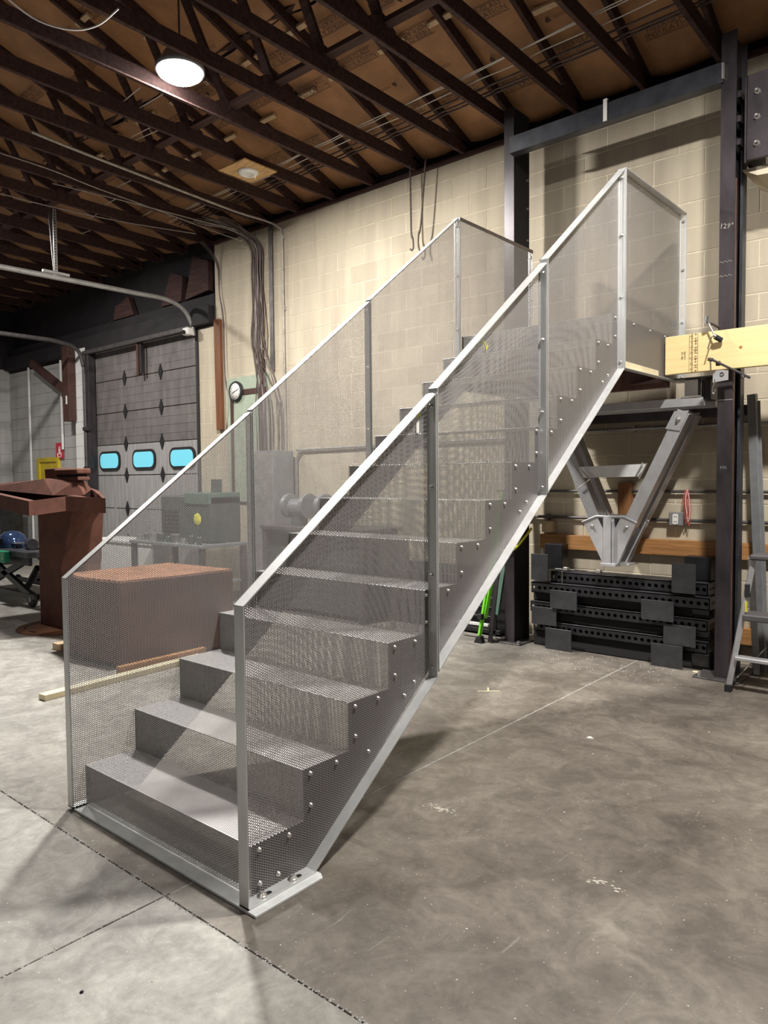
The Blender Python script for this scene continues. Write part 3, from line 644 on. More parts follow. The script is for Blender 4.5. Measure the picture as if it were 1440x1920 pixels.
# plate bracket in the top right corner
bk = thing('wall_bracket', 'large black bolted steel plate bracket on the wall in the upper right corner', 'bracket', (0.9, 4.2, 3.9))
part('plate', MB().box(0.555, 1.5, 4.0, 4.03, 3.68, 4.26), 'black_steel', bk, 0.003)
part('side_return', MB().box(0.53, 0.56, 4.03, 4.5, 3.68, 4.26), 'black_steel', bk, 0.003)
for z in (4.13, 3.96, 3.78): part('bolt', MB().lathe([(0.02, 0), (0.02, -0.006), (0.013, -0.007), (0.013, -0.02), (0.008, -0.04)], (0.62, 4.0, z), 8, 'Y'), 'bolt_steel', bk)
part('corbel', MB().prism([(0.50, 3.66), (1.5, 3.66), (1.5, 3.52), (0.6, 3.6)], 'Y', 4.1, YW), 'block_cream', bk)

# timber resting on the bracket beam
tb = thing('timber_beam', 'thick new yellow timber beam with printed end behind the landing', 'timber', (0.6, 3.99, 2.38))
part('timber', MB().box(0.02, 1.9, 3.955, 3.995, 2.247, 2.526), 'new_lumber', tb, 0.003)
for x in (0.195, 0.255): part('printed_line', MB().box(x - 0.001, x + 0.001, 3.9535, 3.955, 2.255, 2.52), 'print_ink', tb)
pr = text_mesh('elnelnelnelnelnelneln', 0.033, 'lettering'); o = link('lettering', pr, tb, Vector((0.212, 3.9535, 2.388)) - wloc(tb)); o.rotation_euler = (PI / 2, -PI / 2, 0)
pr = text_mesh('+ H +4+ HH +4+ +', 0.035, 'lettering'); o = link('lettering', pr, tb, Vector((0.242, 3.9535, 2.388)) - wloc(tb)); o.rotation_euler = (PI / 2, -PI / 2, 0)
pr = text_mesh('Spruce\n37-186', 0.022, 'lettering'); o = link('lettering', pr, tb, Vector((0.155, 3.9535, 2.375)) - wloc(tb)); o.rotation_euler = (PI / 2, PI / 2, 0)
part('knot', MB().lathe([(0.012, 0), (0.010, -0.0012), (0.002, -0.0015)], (0.545, 3.955, 2.39), 12, 'Y'), 'old_lumber', tb)

def clamp_bar(name, label, pts, screw):
    t = thing(name, label, 'clamp', pts[0])
    part('bar', MB().tube(pts, 0.009, 6), 'dark_conduit', t, 0)
    for nm, a, b, r, m in screw: part(nm, MB().cyl(a, b, r, 10), m, t)
clamp_bar('screw_clamp', 'chrome screw clamp gripping the top edge of the yellow timber', [(0.34, 3.95, 2.585), (0.38, 4.02, 2.56)],
          [('jaw', (0.33, 3.90, 2.575), (0.335, 3.90, 2.625), 0.017, 'chrome'), ('screw', (0.335, 3.91, 2.59), (0.385, 3.90, 2.49), 0.006, 'chrome'), ('swivel_pad', (0.39, 3.90, 2.475), (0.425, 3.93, 2.45), 0.018, 'black_rubber'),
           ('collar', (0.378, 3.895, 2.485), (0.395, 3.90, 2.475), 0.014, 'chrome'), ('handle', (0.37, 3.885, 2.475), (0.35, 3.87, 2.39), 0.0045, 'dark_conduit')])
clamp_bar('bar_clamp', 'dark bar clamp lying across the column top under the yellow timber', [(0.375, 3.86, 2.315), (0.60, 3.99, 2.175)],
          [('jaw', (0.37, 3.86, 2.325), (0.372, 3.87, 2.235), 0.006, 'chrome'), ('screw_head', (0.36, 3.85, 2.315), (0.385, 3.87, 2.31), 0.013, 'dark_conduit'), ('collar', (0.40, 3.90, 2.285), (0.425, 3.90, 2.285), 0.018, 'rusty_steel'),
           ('sliding_jaw', (0.545, 3.97, 2.215), (0.56, 3.97, 2.175), 0.013, 'dark_conduit')])
gp = thing('clip_plate', 'small galvanised plate with a hanging snap hook on the right column', 'plate', (0.42, 3.93, 2.2))
part('plate', MB().prism([(0.372, 2.155), (0.475, 2.165), (0.475, 2.232), (0.40, 2.245), (0.372, 2.21)], 'Y', 3.915, 3.925), 'aluminium', gp, 0.001)
part('snap_hook', MB().tube(smooth_path([(0.392, 3.90, 2.175), (0.386, 3.90, 2.14), (0.376, 3.90, 2.11), (0.376, 3.90, 2.085), (0.386, 3.90, 2.075), (0.394, 3.90, 2.09), (0.390, 3.90, 2.105)]), 0.0045, 6), 'chrome', gp)
part('ring', MB().tube([(0.435 + 0.012 * math.cos(a), 3.91, 2.21 + 0.012 * math.sin(a)) for a in [i * PI / 6 for i in range(13)]], 0.003, 5), 'dark_conduit', gp)

# ================================================================ ALUMINIUM V BRACKET
vb = thing('support_bracket', 'aluminium V shaped support bracket with ribbed legs hanging under the landing', 'bracket', (-0.42, 4.1, 0.77))
YF, YB = 4.10, 4.42
for y0, nm in ((YF, 'cross_bar'), (YB - 0.09, 'cross_bar')):
    part(nm, MB().box(-1.10, 0.25 if y0 == YF else 0.27, y0, y0 + 0.06, 2.015, 2.08), 'aluminium', vb, 0.003)
part('bearing_block', MB().box(0.115, 0.215, YF + 0.0, YF + 0.07, 2.085, 2.215), 'aluminium', vb, 0.003)
part('weld_bead', MB().tube([(0.09 + i * 0.012, YF - 0.002, 2.085 + 0.003 * (i % 2)) for i in range(13)], 0.006, 6), 'bolt_steel', vb)
for i in range(6): part('bellows_fin', MB().box(0.232 + i * 0.012, 0.240 + i * 0.012, YF + 0.02, YF + 0.2, 2.06, 2.21), 'black_steel', vb)
part('top_plate', MB().box(0.04, 0.34, YF - 0.03, YF + 0.24, 2.217, 2.228), 'black_steel', vb, 0.002)
def leg(xt, zt, xb, zb_, nm):
    d = Vector((xb - xt, 0, zb_ - zt)).normalized(); n = Vector((-d.z, 0, d.x))
    for yy in (YF, YB - 0.13):
        lg = part(nm, MB().beam((xt, yy + 0.05, zt), (xb, yy + 0.05, zb_), 0.10, 0.098, n), 'aluminium_shade', vb, 0.002)
        for k in range(8):
            off = n * (-0.042 + k * 0.012); a = Vector((xt, yy - 0.0015, zt)) + off; b = Vector((xb, yy - 0.0015, zb_)) + off
            part('rib', MB().beam(a, b, 0.006, 0.0055, n), 'aluminium', lg)
        for k in range(6):
            yk = yy + 0.012 + k * 0.015; a = Vector((xt, yk, zt)) - n * 0.05; b = Vector((xb, yk, zb_)) - n * 0.05
            part('rib', MB().beam(a, b, 0.004, 0.004, n), 'aluminium', lg)
leg(0.11, 1.98, -0.315, 1.10, 'leg'); leg(-0.955, 1.98, -0.58, 1.10, 'leg')
for (xt, s) in ((0.075, 1), (-0.92, -1)):
    dx = 0.048 * s
    for yy in (YF - 0.012, YB - 0.075):
        c = part('cap_plate', MB().prism([(xt - 0.055 + 0.5 * dx, 1.985), (xt + 0.055 + 0.5 * dx, 1.985), (xt + 0.055 - 0.9 * dx, 1.835), (xt - 0.055 - 0.9 * dx, 1.855)], 'Y', yy, yy + 0.009), 'aluminium', vb, 0.001)
        part('pin_bolt', MB().lathe([(0.02, 0), (0.02, -0.004), (0.013, -0.005), (0.013, -0.016), (0.007, -0.03)], (xt, yy, 1.92), 10, 'Y'), 'bolt_steel', c)
for yy in (YF - 0.01, YB - 0.08):
    g = part('gusset', MB().prism([(-0.695, 1.12), (-0.575, 1.17), (-0.34, 1.17), (-0.245, 1.12), (-0.395, 0.785), (-0.52, 0.785)], 'Y', yy, yy + 0.010), 'aluminium', vb, 0.001)
    part('gusset_slot', MB().prism([(-0.565, 1.155), (-0.52, 1.155), (-0.52, 1.07)], 'Y', yy - 0.001, yy), 'dark_gap', g)
    part('gusset_slot', MB().prism([(-0.425, 1.155), (-0.375, 1.155), (-0.415, 1.08)], 'Y', yy - 0.001, yy), 'dark_gap', g)
    for x in (-0.615, -0.325): part('pin_bolt', MB().lathe([(0.018, 0), (0.018, -0.004), (0.012, -0.005), (0.012, -0.015), (0.006, -0.026)], (x, yy, 1.085), 10, 'Y'), 'bolt_steel', vb)
    part('gusset_edge', MB().tube([(-0.70, yy - 0.005, 1.118), (-0.58, yy - 0.005, 1.17), (-0.34, yy - 0.005, 1.172), (-0.235, yy - 0.005, 1.125)], 0.007, 6), 'aluminium', vb)
part('centre_post', MB().box(-0.51, -0.445, YF - 0.03, YF + 0.05, 0.79, 1.16), 'aluminium', vb, 0.003)
part('centre_post', MB().box(-0.435, -0.42, YF - 0.03, YB - 0.05, 0.79, 1.14), 'aluminium', vb, 0.002)
part('end_rail', MB().beam((-0.262, YF + 0.03, 1.12), (-0.415, YF + 0.03, 0.785), 0.06, 0.012), 'aluminium', vb, 0.002)
part('end_rail', MB().beam((-0.25, YB - 0.11, 1.12), (-0.40, YB - 0.15, 0.785), 0.05, 0.012), 'aluminium', vb, 0.002)
part('foot', MB().box(-0.53, -0.40, YF - 0.04, YF + 0.10, 0.765, 0.79), 'aluminium', vb, 0.002)
part('foot', MB().box(-0.40, -0.31, YF + 0.02, YF + 0.16, 0.775, 0.79), 'aluminium', vb, 0.002)
part('tie_plate', MB().prism([(-0.745, 1.575), (-0.165, 1.59), (-0.235, 1.49), (-0.70, 1.485)], 'Y', YF - 0.004, YF + 0.004), 'mill_steel_plate', vb, 0.001)
for a, b in (((-0.745, 1.585), (-0.62, 1.47)), ((-0.765, 1.58), (-0.66, 1.44)), ((-0.62, 1.475), (-0.73, 1.395)), ((-0.185, 1.60), (-0.25, 1.49)), ((-0.155, 1.595), (-0.215, 1.475))):
    part('clamp_rod', MB().cyl((a[0], YF - 0.03, a[1]), (b[0], YF - 0.03, b[1]), 0.006, 6), 'bolt_steel', vb)
for x in (-0.52, -0.46): part('rod_end', MB().cyl((x, YF + 0.03, 1.16), (x, YF + 0.03, 1.20), 0.005, 6), 'bolt_steel', vb)

# ================================================================ WALL FITTINGS
def wall_pipe(name, pts, r, m, label, clips=(), cat='pipe'):
    t = thing(name, label, cat, pts[0]); part('tube', MB().tube(pts, r, 8), m, t)
    for c in clips: part('clip', MB().box(c[0] - 0.012, c[0] + 0.012, YW - 0.045, YW, c[1] - 0.025, c[1] + 0.025), m, t, 0.002)
wall_pipe('conduit', [(-1.8, 4.545, 1.365), (3.4, 4.545, 1.365)], 0.012, 'dark_conduit', 'thin dark conduit along the wall above the outlet box', ((-0.5, 1.365), (0.9, 1.365)))
wall_pipe('conduit', [(-1.8, 4.545, 1.125), (3.4, 4.545, 1.13)], 0.014, 'dark_conduit', 'dark conduit running through the grey outlet box', ((-1.26, 1.125),))
wall_pipe('conduit', [(-1.3, 4.545, 1.895), (3.4, 4.545, 1.895)], 0.014, 'grey_conduit', 'dark pipe on the wall just above the V bracket', ((-0.45, 1.895),))
solo('wall_channel', MB().box(-1.3, 0.515, 4.44, 4.57, 1.955, 2.03), 'black_steel', 'black steel channel fixed to the wall ending right of the column', 'beam', 0.003)
solo('timber_rail', MB().box(-1.33, 3.3, 4.52, 4.578, 0.835, 0.965), 'old_lumber', 'orange stained timber rail fixed along the wall above the stacked beams', 'timber', 0.003)
solo('timber_rail', MB().box(0.10, 3.3, 4.52, 4.578, 0.17, 0.30), 'old_lumber', 'lower orange timber rail behind the stepladder near the floor', 'timber', 0.003)
solo('wood_block', MB().box(-0.57, -0.46, 4.50, 4.578, 0.965, 1.44), 'old_lumber_up', 'upright brown wood block behind the V bracket', 'wood block', 0.003)
solo('wood_block', MB().box(-1.30, -1.19, 4.50, 4.578, 0.985, 1.085), 'stub_wood', 'short square wood block between the conduits right of the left column', 'wood block', 0.003)
ob_ = thing('outlet_box', 'grey electrical outlet box with white socket on the block wall', 'outlet', (-0.08, 4.53, 1.14))
part('box', MB().box(-0.135, -0.025, 4.50, 4.57, 1.085, 1.195), 'outlet_grey', ob_, 0.006)
fc = part('socket_plate', MB().prism(rrect(-0.08, 1.14, 0.045, 0.085, 0.01, 3), 'Y', 4.495, 4.50), 'paper_white', ob_)
for z in (1.12, 1.16):
    for x in (-0.088, -0.072): part('slot', MB().box(x - 0.002, x + 0.002, 4.493, 4.496, z - 0.006, z + 0.006), 'dark_gap', fc)
cb = thing('hanging_cord', 'red and white cord looped over the conduit beside the outlet box', 'cord', (0.01, 4.5, 1.37))
for k, (m, dx) in enumerate((('red_wire', 0), ('cable_white', 0.006), ('red_wire', -0.012), ('red_wire', 0.014))):
    part('cord_loop', MB().tube(smooth_path([(0.0 + dx, 4.52, 1.38), (0.02 + dx, 4.515, 1.30 - 0.01 * k), (0.025 + dx, 4.51, 1.20), (0.012 + dx, 4.51, 1.13 - 0.015 * k), (0.0 + dx, 4.51, 1.20), (-0.012 + dx, 4.515, 1.30), (0.0 + dx, 4.52, 1.38)]), 0.003, 5), m, cb)
hc = thing('hook_chains', 'pair of dark chains with hooks hanging from the ceiling against the wall', 'chain', (-2.7, 4.4, 4.6))
for pts in ([(-2.76, 4.42, 4.70), (-2.755, 4.42, 4.3), (-2.75, 4.42, 4.02), (-2.73, 4.42, 3.95), (-2.725, 4.42, 3.86), (-2.745, 4.42, 3.835), (-2.765, 4.42, 3.855)], [(-2.56, 4.42, 4.70), (-2.60, 4.42, 4.3), (-2.63, 4.42, 4.05), (-2.655, 4.42, 3.98), (-2.66, 4.42, 3.88), (-2.64, 4.42, 3.80)]):
    part('chain', MB().tube(smooth_path(pts, 3), 0.009, 6), 'cable_dark', hc)
    P = smooth_path(pts[:4], 8)
    lk = MB()
    for i in range(0, len(P) - 1): lk.lathe([(0.003, -0.006), (0.014, 0), (0.003, 0.006)], P[i], 5)
    part('chain_links', lk, 'dark_conduit', hc)
# main conduit coming down from the ceiling beside the cable bundle
wall_pipe('conduit', smooth_path([(-4.82, 1.5, 4.66), (-4.90, 2.0, 4.67), (-4.95, 2.7, 4.665), (-5.0, 3.4, 4.66), (-5.03, 4.0, 4.655), (-4.98, 4.35, 4.64), (-4.89, 4.5, 4.58), (-4.865, 4.54, 4.45), (-4.86, 4.545, 3.6), (-4.855, 4.545, 0.8)], 6), 0.014, 'cable_grey', 'long grey conduit crossing under the trusses and dropping down the wall', ((-4.86, 4.46), (-4.86, 3.6)))
wall_pipe('conduit', smooth_path([(-4.66, 4.545, 0.8), (-4.66, 4.545, 1.6), (-4.655, 4.545, 1.75), (-4.56, 4.545, 1.835), (-4.4, 4.545, 1.85), (-1.6, 4.545, 1.87)], 5), 0.014, 'grey_conduit', 'conduit that rises and bends along the wall behind the stairs')
wall_pipe('conduit', [(-11.9, 4.545, 0.2), (-11.9, 4.545, 3.6)], 0.022, 'white_paint', 'white vertical conduit left of the yellow door', (), 'conduit')
wall_pipe('conduit', [(-10.65, 4.545, 2.05), (-10.65, 4.545, 3.6)], 0.022, 'white_paint', 'white vertical conduit above the red sign', (), 'conduit')
# bundle of cables down the wall
bn = thing('cable_bundle', 'thick bundle of grey and brown cables spilling down the wall', 'cables', (-5.25, 4.5, 3.5))
rb = random.Random(11)
for i in range(34):
    x = -5.42 + rb.random() * 0.20; x2 = x + rb.uniform(-0.05, 0.09); x3 = -5.32 + rb.uniform(-0.08, 0.42) * (1 if i % 3 == 0 else 0.3)
    st_x = -5.75 + rb.random() * 0.5
    y = 4.50 + rb.random() * 0.06
    pts = [(st_x, 3.8 + rb.random() * 0.3, 4.67), (st_x * 0.5 + x * 0.5, 4.25, 4.62 + rb.random() * 0.03), (x, y - 0.03, 4.45), (x + rb.uniform(-0.02, 0.02), y, 4.1), (x2, y, 3.6), (x2 + rb.uniform(-0.03, 0.03), y, 3.2), (x3, y, 2.5), (x3 + 0.02, y, 1.8)]
    part('cable', MB().tube(smooth_path(pts, 4), rb.choice((0.004, 0.005, 0.007, 0.009)), 5), rb.choice(('cable_grey', 'cable_dark', 'cable_dark', 'cable_dark', 'rusty_steel')), bn)
for x in (-5.06, -5.09): part('riser_pipe', MB().tube([(x, 4.54, 4.66), (x, 4.54, 3.0), (x + 0.0, 4.54, 2.86)], 0.016, 8), 'dark_conduit', bn)
wr = thing('drooping_wires', 'thin wires sagging past the long brown board left of the cable bundle', 'wires', (-6.1, 4.5, 4.0))
for k in range(3): part('wire', MB().tube(smooth_path([(-6.28 + 0.03 * k, 4.35, 4.66), (-6.18 + 0.02 * k, 4.54, 4.4), (-6.14, 4.55, 4.0), (-6.06 - 0.01 * k, 4.55, 3.65), (-6.05, 4.55, 2.9), (-5.98 + 0.02 * k, 4.55, 2.55), (-6.02, 4.55, 2.25), (-6.05, 4.55, 2.1)], 4), 0.006, 5), 'cable_dark', wr)
# boards, panel, clock
solo('wall_board', MB().prism([(-6.255, 3.66), (-6.13, 3.65), (-6.11, 2.17), (-6.235, 2.17)], 'Y', 4.53, 4.578), 'red_board', 'long upright reddish brown board fixed to the wall left of the clock', 'board', 0.003)
pb = thing('backboard', 'sage green painted backboard with brown frame strips behind the clock', 'board', (-5.5, 4.55, 2.2))
part('panel', MB().box(-6.01, -5.17, 4.545, 4.575, 1.2, 2.84), 'sage_board', pb, 0.003)
part('top_strip', MB().box(-5.93, -5.20, 4.535, 4.545, 2.60, 2.67), 'brown_paint', pb, 0.002)
part('side_strip', MB().box(-5.93, -5.87, 4.535, 4.545, 1.3, 2.60), 'brown_paint', pb, 0.002)
ck = thing('wall_clock', 'round wall clock with black rim and white face', 'clock', (-5.79, 4.52, 2.655))
part('rim', MB().lathe([(0.125, 0.03), (0.135, 0.0), (0.125, -0.02), (0.112, -0.02), (0.109, -0.006)], (-5.79, 4.52, 2.655), 36, 'Y'), 'black_rubber', ck)
part('face', MB().lathe([(0.110, -0.005), (0.110, -0.012), (0.01, -0.0125)], (-5.79, 4.52, 2.655), 32, 'Y'), 'paper_white', ck)
for h in range(12):
    a = h * PI / 6; tn = text_mesh(str(12 if h == 0 else h), 0.030, 'numeral', 'dark_gap')
    o = link('numeral', tn, ck, Vector((0.088 * math.sin(a), -0.0138, 0.088 * math.cos(a)))); o.rotation_euler = (PI / 2, 0, 0)
def hand(ang, L, w): 
    d = Vector((math.sin(ang), 0, math.cos(ang))); c = Vector((-5.79, 4.504, 2.655))
    return MB().beam(c - d * 0.02, c + d * L, 0.002, w, d.cross(Vector((0, 1, 0))))
part('minute_hand', hand(math.radians(72), 0.088, 0.005), 'dark_gap', ck); part('hour_hand', hand(math.radians(246), 0.06, 0.008), 'dark_gap', ck)
# camera on the door corner
sc_ = thing('security_camera', 'small white camera at the top corner of the overhead door', 'camera', (-6.72, 4.45, 3.55))
part('body', MB().box(-6.80, -6.66, 4.40, 4.50, 3.50, 3.60), 'paper_white', sc_, 0.015); part('lens_ring', MB().cyl((-6.74, 4.40, 3.54), (-6.74, 4.38, 3.53), 0.03, 12), 'dark_gap', sc_); part('bracket', MB().cyl((-6.70, 4.48, 3.58), (-6.68, 4.57, 3.64), 0.015), 'dark_conduit', sc_)
# door tracks
tk = thing('door_track', 'grey galvanised overhead door track curving down at the right of the door', 'track', (-6.75, 4.5, 3.9))
part('rail', MB().tube(smooth_path([(-6.70, 4.52, 3.50), (-6.71, 4.50, 3.66), (-6.72, 4.38, 3.84), (-6.72, 4.1, 3.93), (-6.72, 3.6, 3.93), (-6.72, 2.4, 3.92), (-6.72, -1.2, 3.88)], 6), 0.032, 6), 'grey_conduit', tk)
def hanger(x, y, lb):
    t = thing('track_hanger', lb, 'hanger', (x, y, 3.93))
    b = part('angle', MB().prism([(-0.025, 3.93), (0.025, 3.93), (0.025, 4.72), (-0.025, 4.72)], 'X', 0, 0.005), 'grey_conduit', t)
    b.data.transform(Matrix.Translation((0, 0, 0))); b.location = (0, 0, 0)
    part('slots', MB().prism([(0, 0), (0.01, 0), (0.01, 0.01), (0, 0.01)], 'X', 0, 0.001), 'dark_gap', t)
    return t
def hanger2(x, y, lb):
    t = thing('track_hanger', lb, 'hanger', (x, y, 3.93))
    part('angle', MB().box(x - 0.003, x + 0.003, y - 0.022, y + 0.022, 3.93, 4.72), 'grey_conduit', t, 0.001)
    part('diagonal_strut', MB().beam((x - 0.12, y, 4.72), (x - 0.02, y, 3.95), 0.04, 0.005), 'dark_conduit', t)
    sl = MB()
    for i in range(22): sl.box(x + 0.003, x + 0.0045, y - 0.008, y + 0.008, 3.98 + i * 0.033, 3.995 + i * 0.033)
    part('slot_row', sl, 'dark_gap', t)
    part('foot_plate', MB().box(x - 0.02, x + 0.02, y - 0.16, y + 0.16, 3.955, 3.985), 'grey_conduit', t, 0.002)
hanger2(-6.70, 2.6, 'perforated steel hanger holding up the right overhead door track')
tk2 = thing('door_track', 'dark overhead door track curving down at the left of the door', 'track', (-9.7, 4.5, 3.7))
part('rail', MB().tube(smooth_path([(-9.63, 4.44, 0.0), (-9.63, 4.44, 3.0), (-9.63, 4.42, 3.4), (-9.63, 4.32, 3.64), (-9.63, 4.0, 3.72), (-9.63, 3.4, 3.73), (-9.63, 0.0, 3.72)], 6), 0.035, 6), 'dark_conduit', tk2)
part('side_angle', MB().box(-9.60, -9.50, 4.44, 4.56, 0, 3.62), 'black_steel', tk2, 0.003)
for z in (0.9, 1.7, 2.35): part('roller_bracket', MB().box(-9.66, -9.48, 4.40, 4.45, z - 0.03, z + 0.03), 'black_steel', tk2, 0.003)
# brown brace post on the left wall
po = thing('brace_post', 'short dark brown wooden post with diagonal brace high on the left wall', 'post', (-10.05, 4.4, 3.0))
part('post', MB().box(-10.19, -9.97, 4.34, 4.46, 2.50, 3.75), 'brown_paint', po, 0.004)
part('diagonal_brace', MB().beam((-11.45, 4.40, 3.62), (-10.15, 4.40, 3.00), 0.06, 0.14), 'brown_paint', po, 0.004)
part('white_patch', MB().box(-10.08, -10.03, 4.337, 4.341, 2.78, 2.92), 'paper_white', po)
dp = thing('door_operator_arm', 'small dark post hanging in front of the top of the overhead door', 'post', (-8.03, 4.5, 3.3))
part('arm', MB().box(-8.08, -8.03, 4.46, 4.52, 3.08, 3.58), 'brown_paint', dp, 0.003); part('arm', MB().box(-8.01, -7.97, 4.47, 4.52, 3.10, 3.58), 'black_steel', dp, 0.003)
# red sign
sg = thing('fire_sign', 'small red fire extinguisher sign with white symbol beside the yellow door', 'sign', (-10.8, 4.55, 2.03))
part('plate', MB().box(-10.94, -10.66, 4.555, 4.57, 1.89, 2.17), 'red_sign', sg, 0.003)
part('symbol', MB().prism(rrect(-10.80, 2.02, 0.07, 0.11, 0.02, 3), 'Y', 4.552, 4.555), 'paper_white', sg); part('symbol', MB().prism([(-10.82, 2.075), (-10.76, 2.09), (-10.76, 2.105), (-10.84, 2.095)], 'Y', 4.552, 4.555), 'paper_white', sg)
part('symbol', MB().tube([(-10.87, 4.553, 1.99), (-10.86, 4.553, 1.93), (-10.80, 4.553, 1.915), (-10.74, 4.553, 1.93), (-10.73, 4.553, 1.99)], 0.008, 5), 'paper_white', sg)

# ---- detector on a plywood square, wires along the trusses
pd = thing('ceiling_detector', 'white round detector on a plywood square under the trusses', 'detector', (-4.07, 3.38, 4.69))
part('plywood_square', MB().box(-4.28, -3.86, 3.16, 3.59, 4.675, 4.69), 'plywood', pd, 0.002)
part('dome', MB().lathe([(0.105, 0.0), (0.105, -0.015), (0.085, -0.032), (0.04, -0.04), (0.038, -0.034), (0.01, -0.036)], (-4.07, 3.38, 4.675), 32), 'white_paint', pd)
part('lead', MB().cyl((-3.98, 3.40, 4.674), (-3.98, 3.40, 4.58), 0.003, 5), 'cable_white', pd)
def wires(name, label, paths, r, m):
    t = thing(name, label, 'wires', paths[0][0])
    for p in paths: part('wire', MB().tube(p, r, 5), m, t)
wires('ceiling_wires', 'pair of pale wires strung over the truss chords toward the left', [catenary((1.6, 3.45, 4.84), (-6.2, 3.85, 4.84), 0.0, 26, 0.012), catenary((1.6, 3.47, 4.842), (-6.2, 3.88, 4.842), 0.0, 26, 0.014)], 0.0045, 'cable_white')
wires('ceiling_wires', 'second pair of pale wires nearer the wall over the trusses', [catenary((1.6, 3.62, 4.835), (-6.4, 3.95, 4.835), 0.0, 26, 0.012)], 0.0045, 'cable_white')
wires('ceiling_wires', 'dark conduits running across the trusses close to the wall', [catenary((1.6, 3.80, 4.85), (-6.4, 4.05, 4.85), 0, 8), catenary((1.6, 3.90, 4.85), (-6.4, 4.12, 4.85), 0, 8), catenary((1.6, 3.96, 4.86), (-6.4, 4.2, 4.86), 0, 8)], 0.009, 'cable_dark')
wires('sagging_wire', 'white wire sagging below the trusses in the upper left', [smooth_path([(-3.06, 0.45, 4.70), (-3.05, 0.72, 4.60), (-2.96, 0.93, 4.58), (-2.81, 1.05, 4.60), (-2.65, 1.12, 4.68)], 6)], 0.006, 'cable_white')
wires('truss_wires', 'long dark wires strung beneath the trusses left of the conduit', [smooth_path([(-5.55, 1.5, 4.69), (-5.5, 2.0, 4.66), (-5.65, 2.6, 4.68), (-5.7, 3.3, 4.67), (-5.7, 4.1, 4.62), (-5.45, 4.4, 4.5)], 6), smooth_path([(-6.6, 1.6, 4.69), (-6.5, 2.4, 4.66), (-6.4, 3.3, 4.68), (-6.0, 4.1, 4.64)], 6), smooth_path([(-5.9, 2.2, 4.69), (-5.6, 3.0, 4.62), (-5.6, 3.8, 4.65), (-5.4, 4.3, 4.6)], 6)], 0.007, 'cable_grey')
rw = random.Random(5)
wires('stray_wires', 'short pale wire pieces resting across the left trusses', [catenary((x, y, 4.83), (x + rw.uniform(0.4, 0.55), y + rw.uniform(-0.05, 0.05), 4.83), 0.0, 3, 0.004) for x, y in ((-4.7, 2.35), (-4.6, 2.42), (-5.3, 2.6), (-5.25, 2.66), (-5.9, 2.9), (-6.5, 3.1), (-7.1, 3.2), (-4.0, 2.1), (-4.1, 1.95), (-7.7, 3.4), (-6.5, 3.6))], 0.004, 'cable_white')

# ================================================================ STACK OF PERFORATED BEAMS
def hole_beam(x0, x1, y0, d, z0, h, label, tilt=0.0):
    t = thing('fixture_beam', label, 'beam', ((x0 + x1) / 2, y0, z0), 'black drilled fixture beams stacked by the wall')
    n = int((x1 - x0 - 0.06) / 0.05); L = x1 - x0
    # front web with real round holes
    b = MB(); hw = L / n; seg = 12; r = 0.0155
    for i in range(n):
        cx = x0 + hw * (i + 0.5); cz = z0 + h / 2; hx, hz = hw / 2, h / 2
        outer = []
        for k in range(seg):
            a = 2 * PI * (k + 0.5) / seg; c, s_ = math.cos(a), math.sin(a); q = min(hx / max(abs(c), 1e-6), hz / max(abs(s_), 1e-6)); outer.append((cx + c * q, y0, cz + s_ * q))
        for sx in (-1, 1):
            pass
        inner = [(cx + r * math.cos(2 * PI * (k + 0.5) / seg), y0, cz + r * math.sin(2 * PI * (k + 0.5) / seg)) for k in range(seg)]
        back = [(p[0], y0 + 0.012, p[2]) for p in inner]
        v = outer + inner + back; f = []
        for k in range(seg):
            j = (k + 1) % seg; f.append((k, j, seg + j, seg + k)); f.append((seg + k, seg + j, 2 * seg + j, 2 * seg + k))
        for cxx, czz in ((hx, hz), (-hx, hz), (-hx, -hz), (hx, -hz)):
            c_ = len(v); v.append((cx + cxx, y0, cz + czz))
            cand_ = [k for k in range(seg)]
            best = min(((k, (k + 1) % seg) for k in cand_), key=lambda kk: sum(abs(outer[m_][0] - cx - cxx) + abs(outer[m_][2] - cz - czz) for m_ in kk))
            f.append((best[0], c_, best[1]))
        b.add(v, f)
    part('drilled_face', b, 'black_beam', t, fixn=False)
    part('top_flange', MB().box(x0, x1, y0, y0 + d, z0 + h - 0.010, z0 + h + 0.002), 'black_plate', t, 0.0015)  # paler material than the web: lit top edge put into the colour
    part('bottom_flange', MB().box(x0, x1, y0, y0 + d, z0, z0 + 0.010), 'black_beam', t, 0.0015)
    part('inner_web', MB().box(x0 + 0.01, x1 - 0.01, y0 + 0.05, y0 + d, z0 + 0.01, z0 + h - 0.01), 'dark_gap', t)
    e = part('end_plate', MB().box(x1 - 0.008, x1 + 0.002, y0, y0 + d, z0, z0 + h), 'black_beam', t, 0.0015)
    for k in (0.25, 0.5, 0.75): part('end_hole', MB().cyl((x1 + 0.0015, y0 + d * k, z0 + h / 2), (x1 + 0.003, y0 + d * k, z0 + h / 2), 0.012, 10), 'dark_gap', e)
hole_beam(-1.045, 0.27, 4.20, 0.20, 0.575, 0.095, 'topmost black drilled steel beam of the stack, with loose clamps on it')
hole_beam(-1.21, 0.30, 4.15, 0.22, 0.475, 0.095, 'black drilled steel beam second from the top of the stack')
hole_beam(-1.23, 0.28, 4.17, 0.22, 0.305, 0.09, 'black drilled steel beam third from the top, with two plates on it')
hole_beam(-1.20, 0.28, 4.17, 0.22, 0.135, 0.09, 'lowest black drilled steel beam of the stack by the floor')
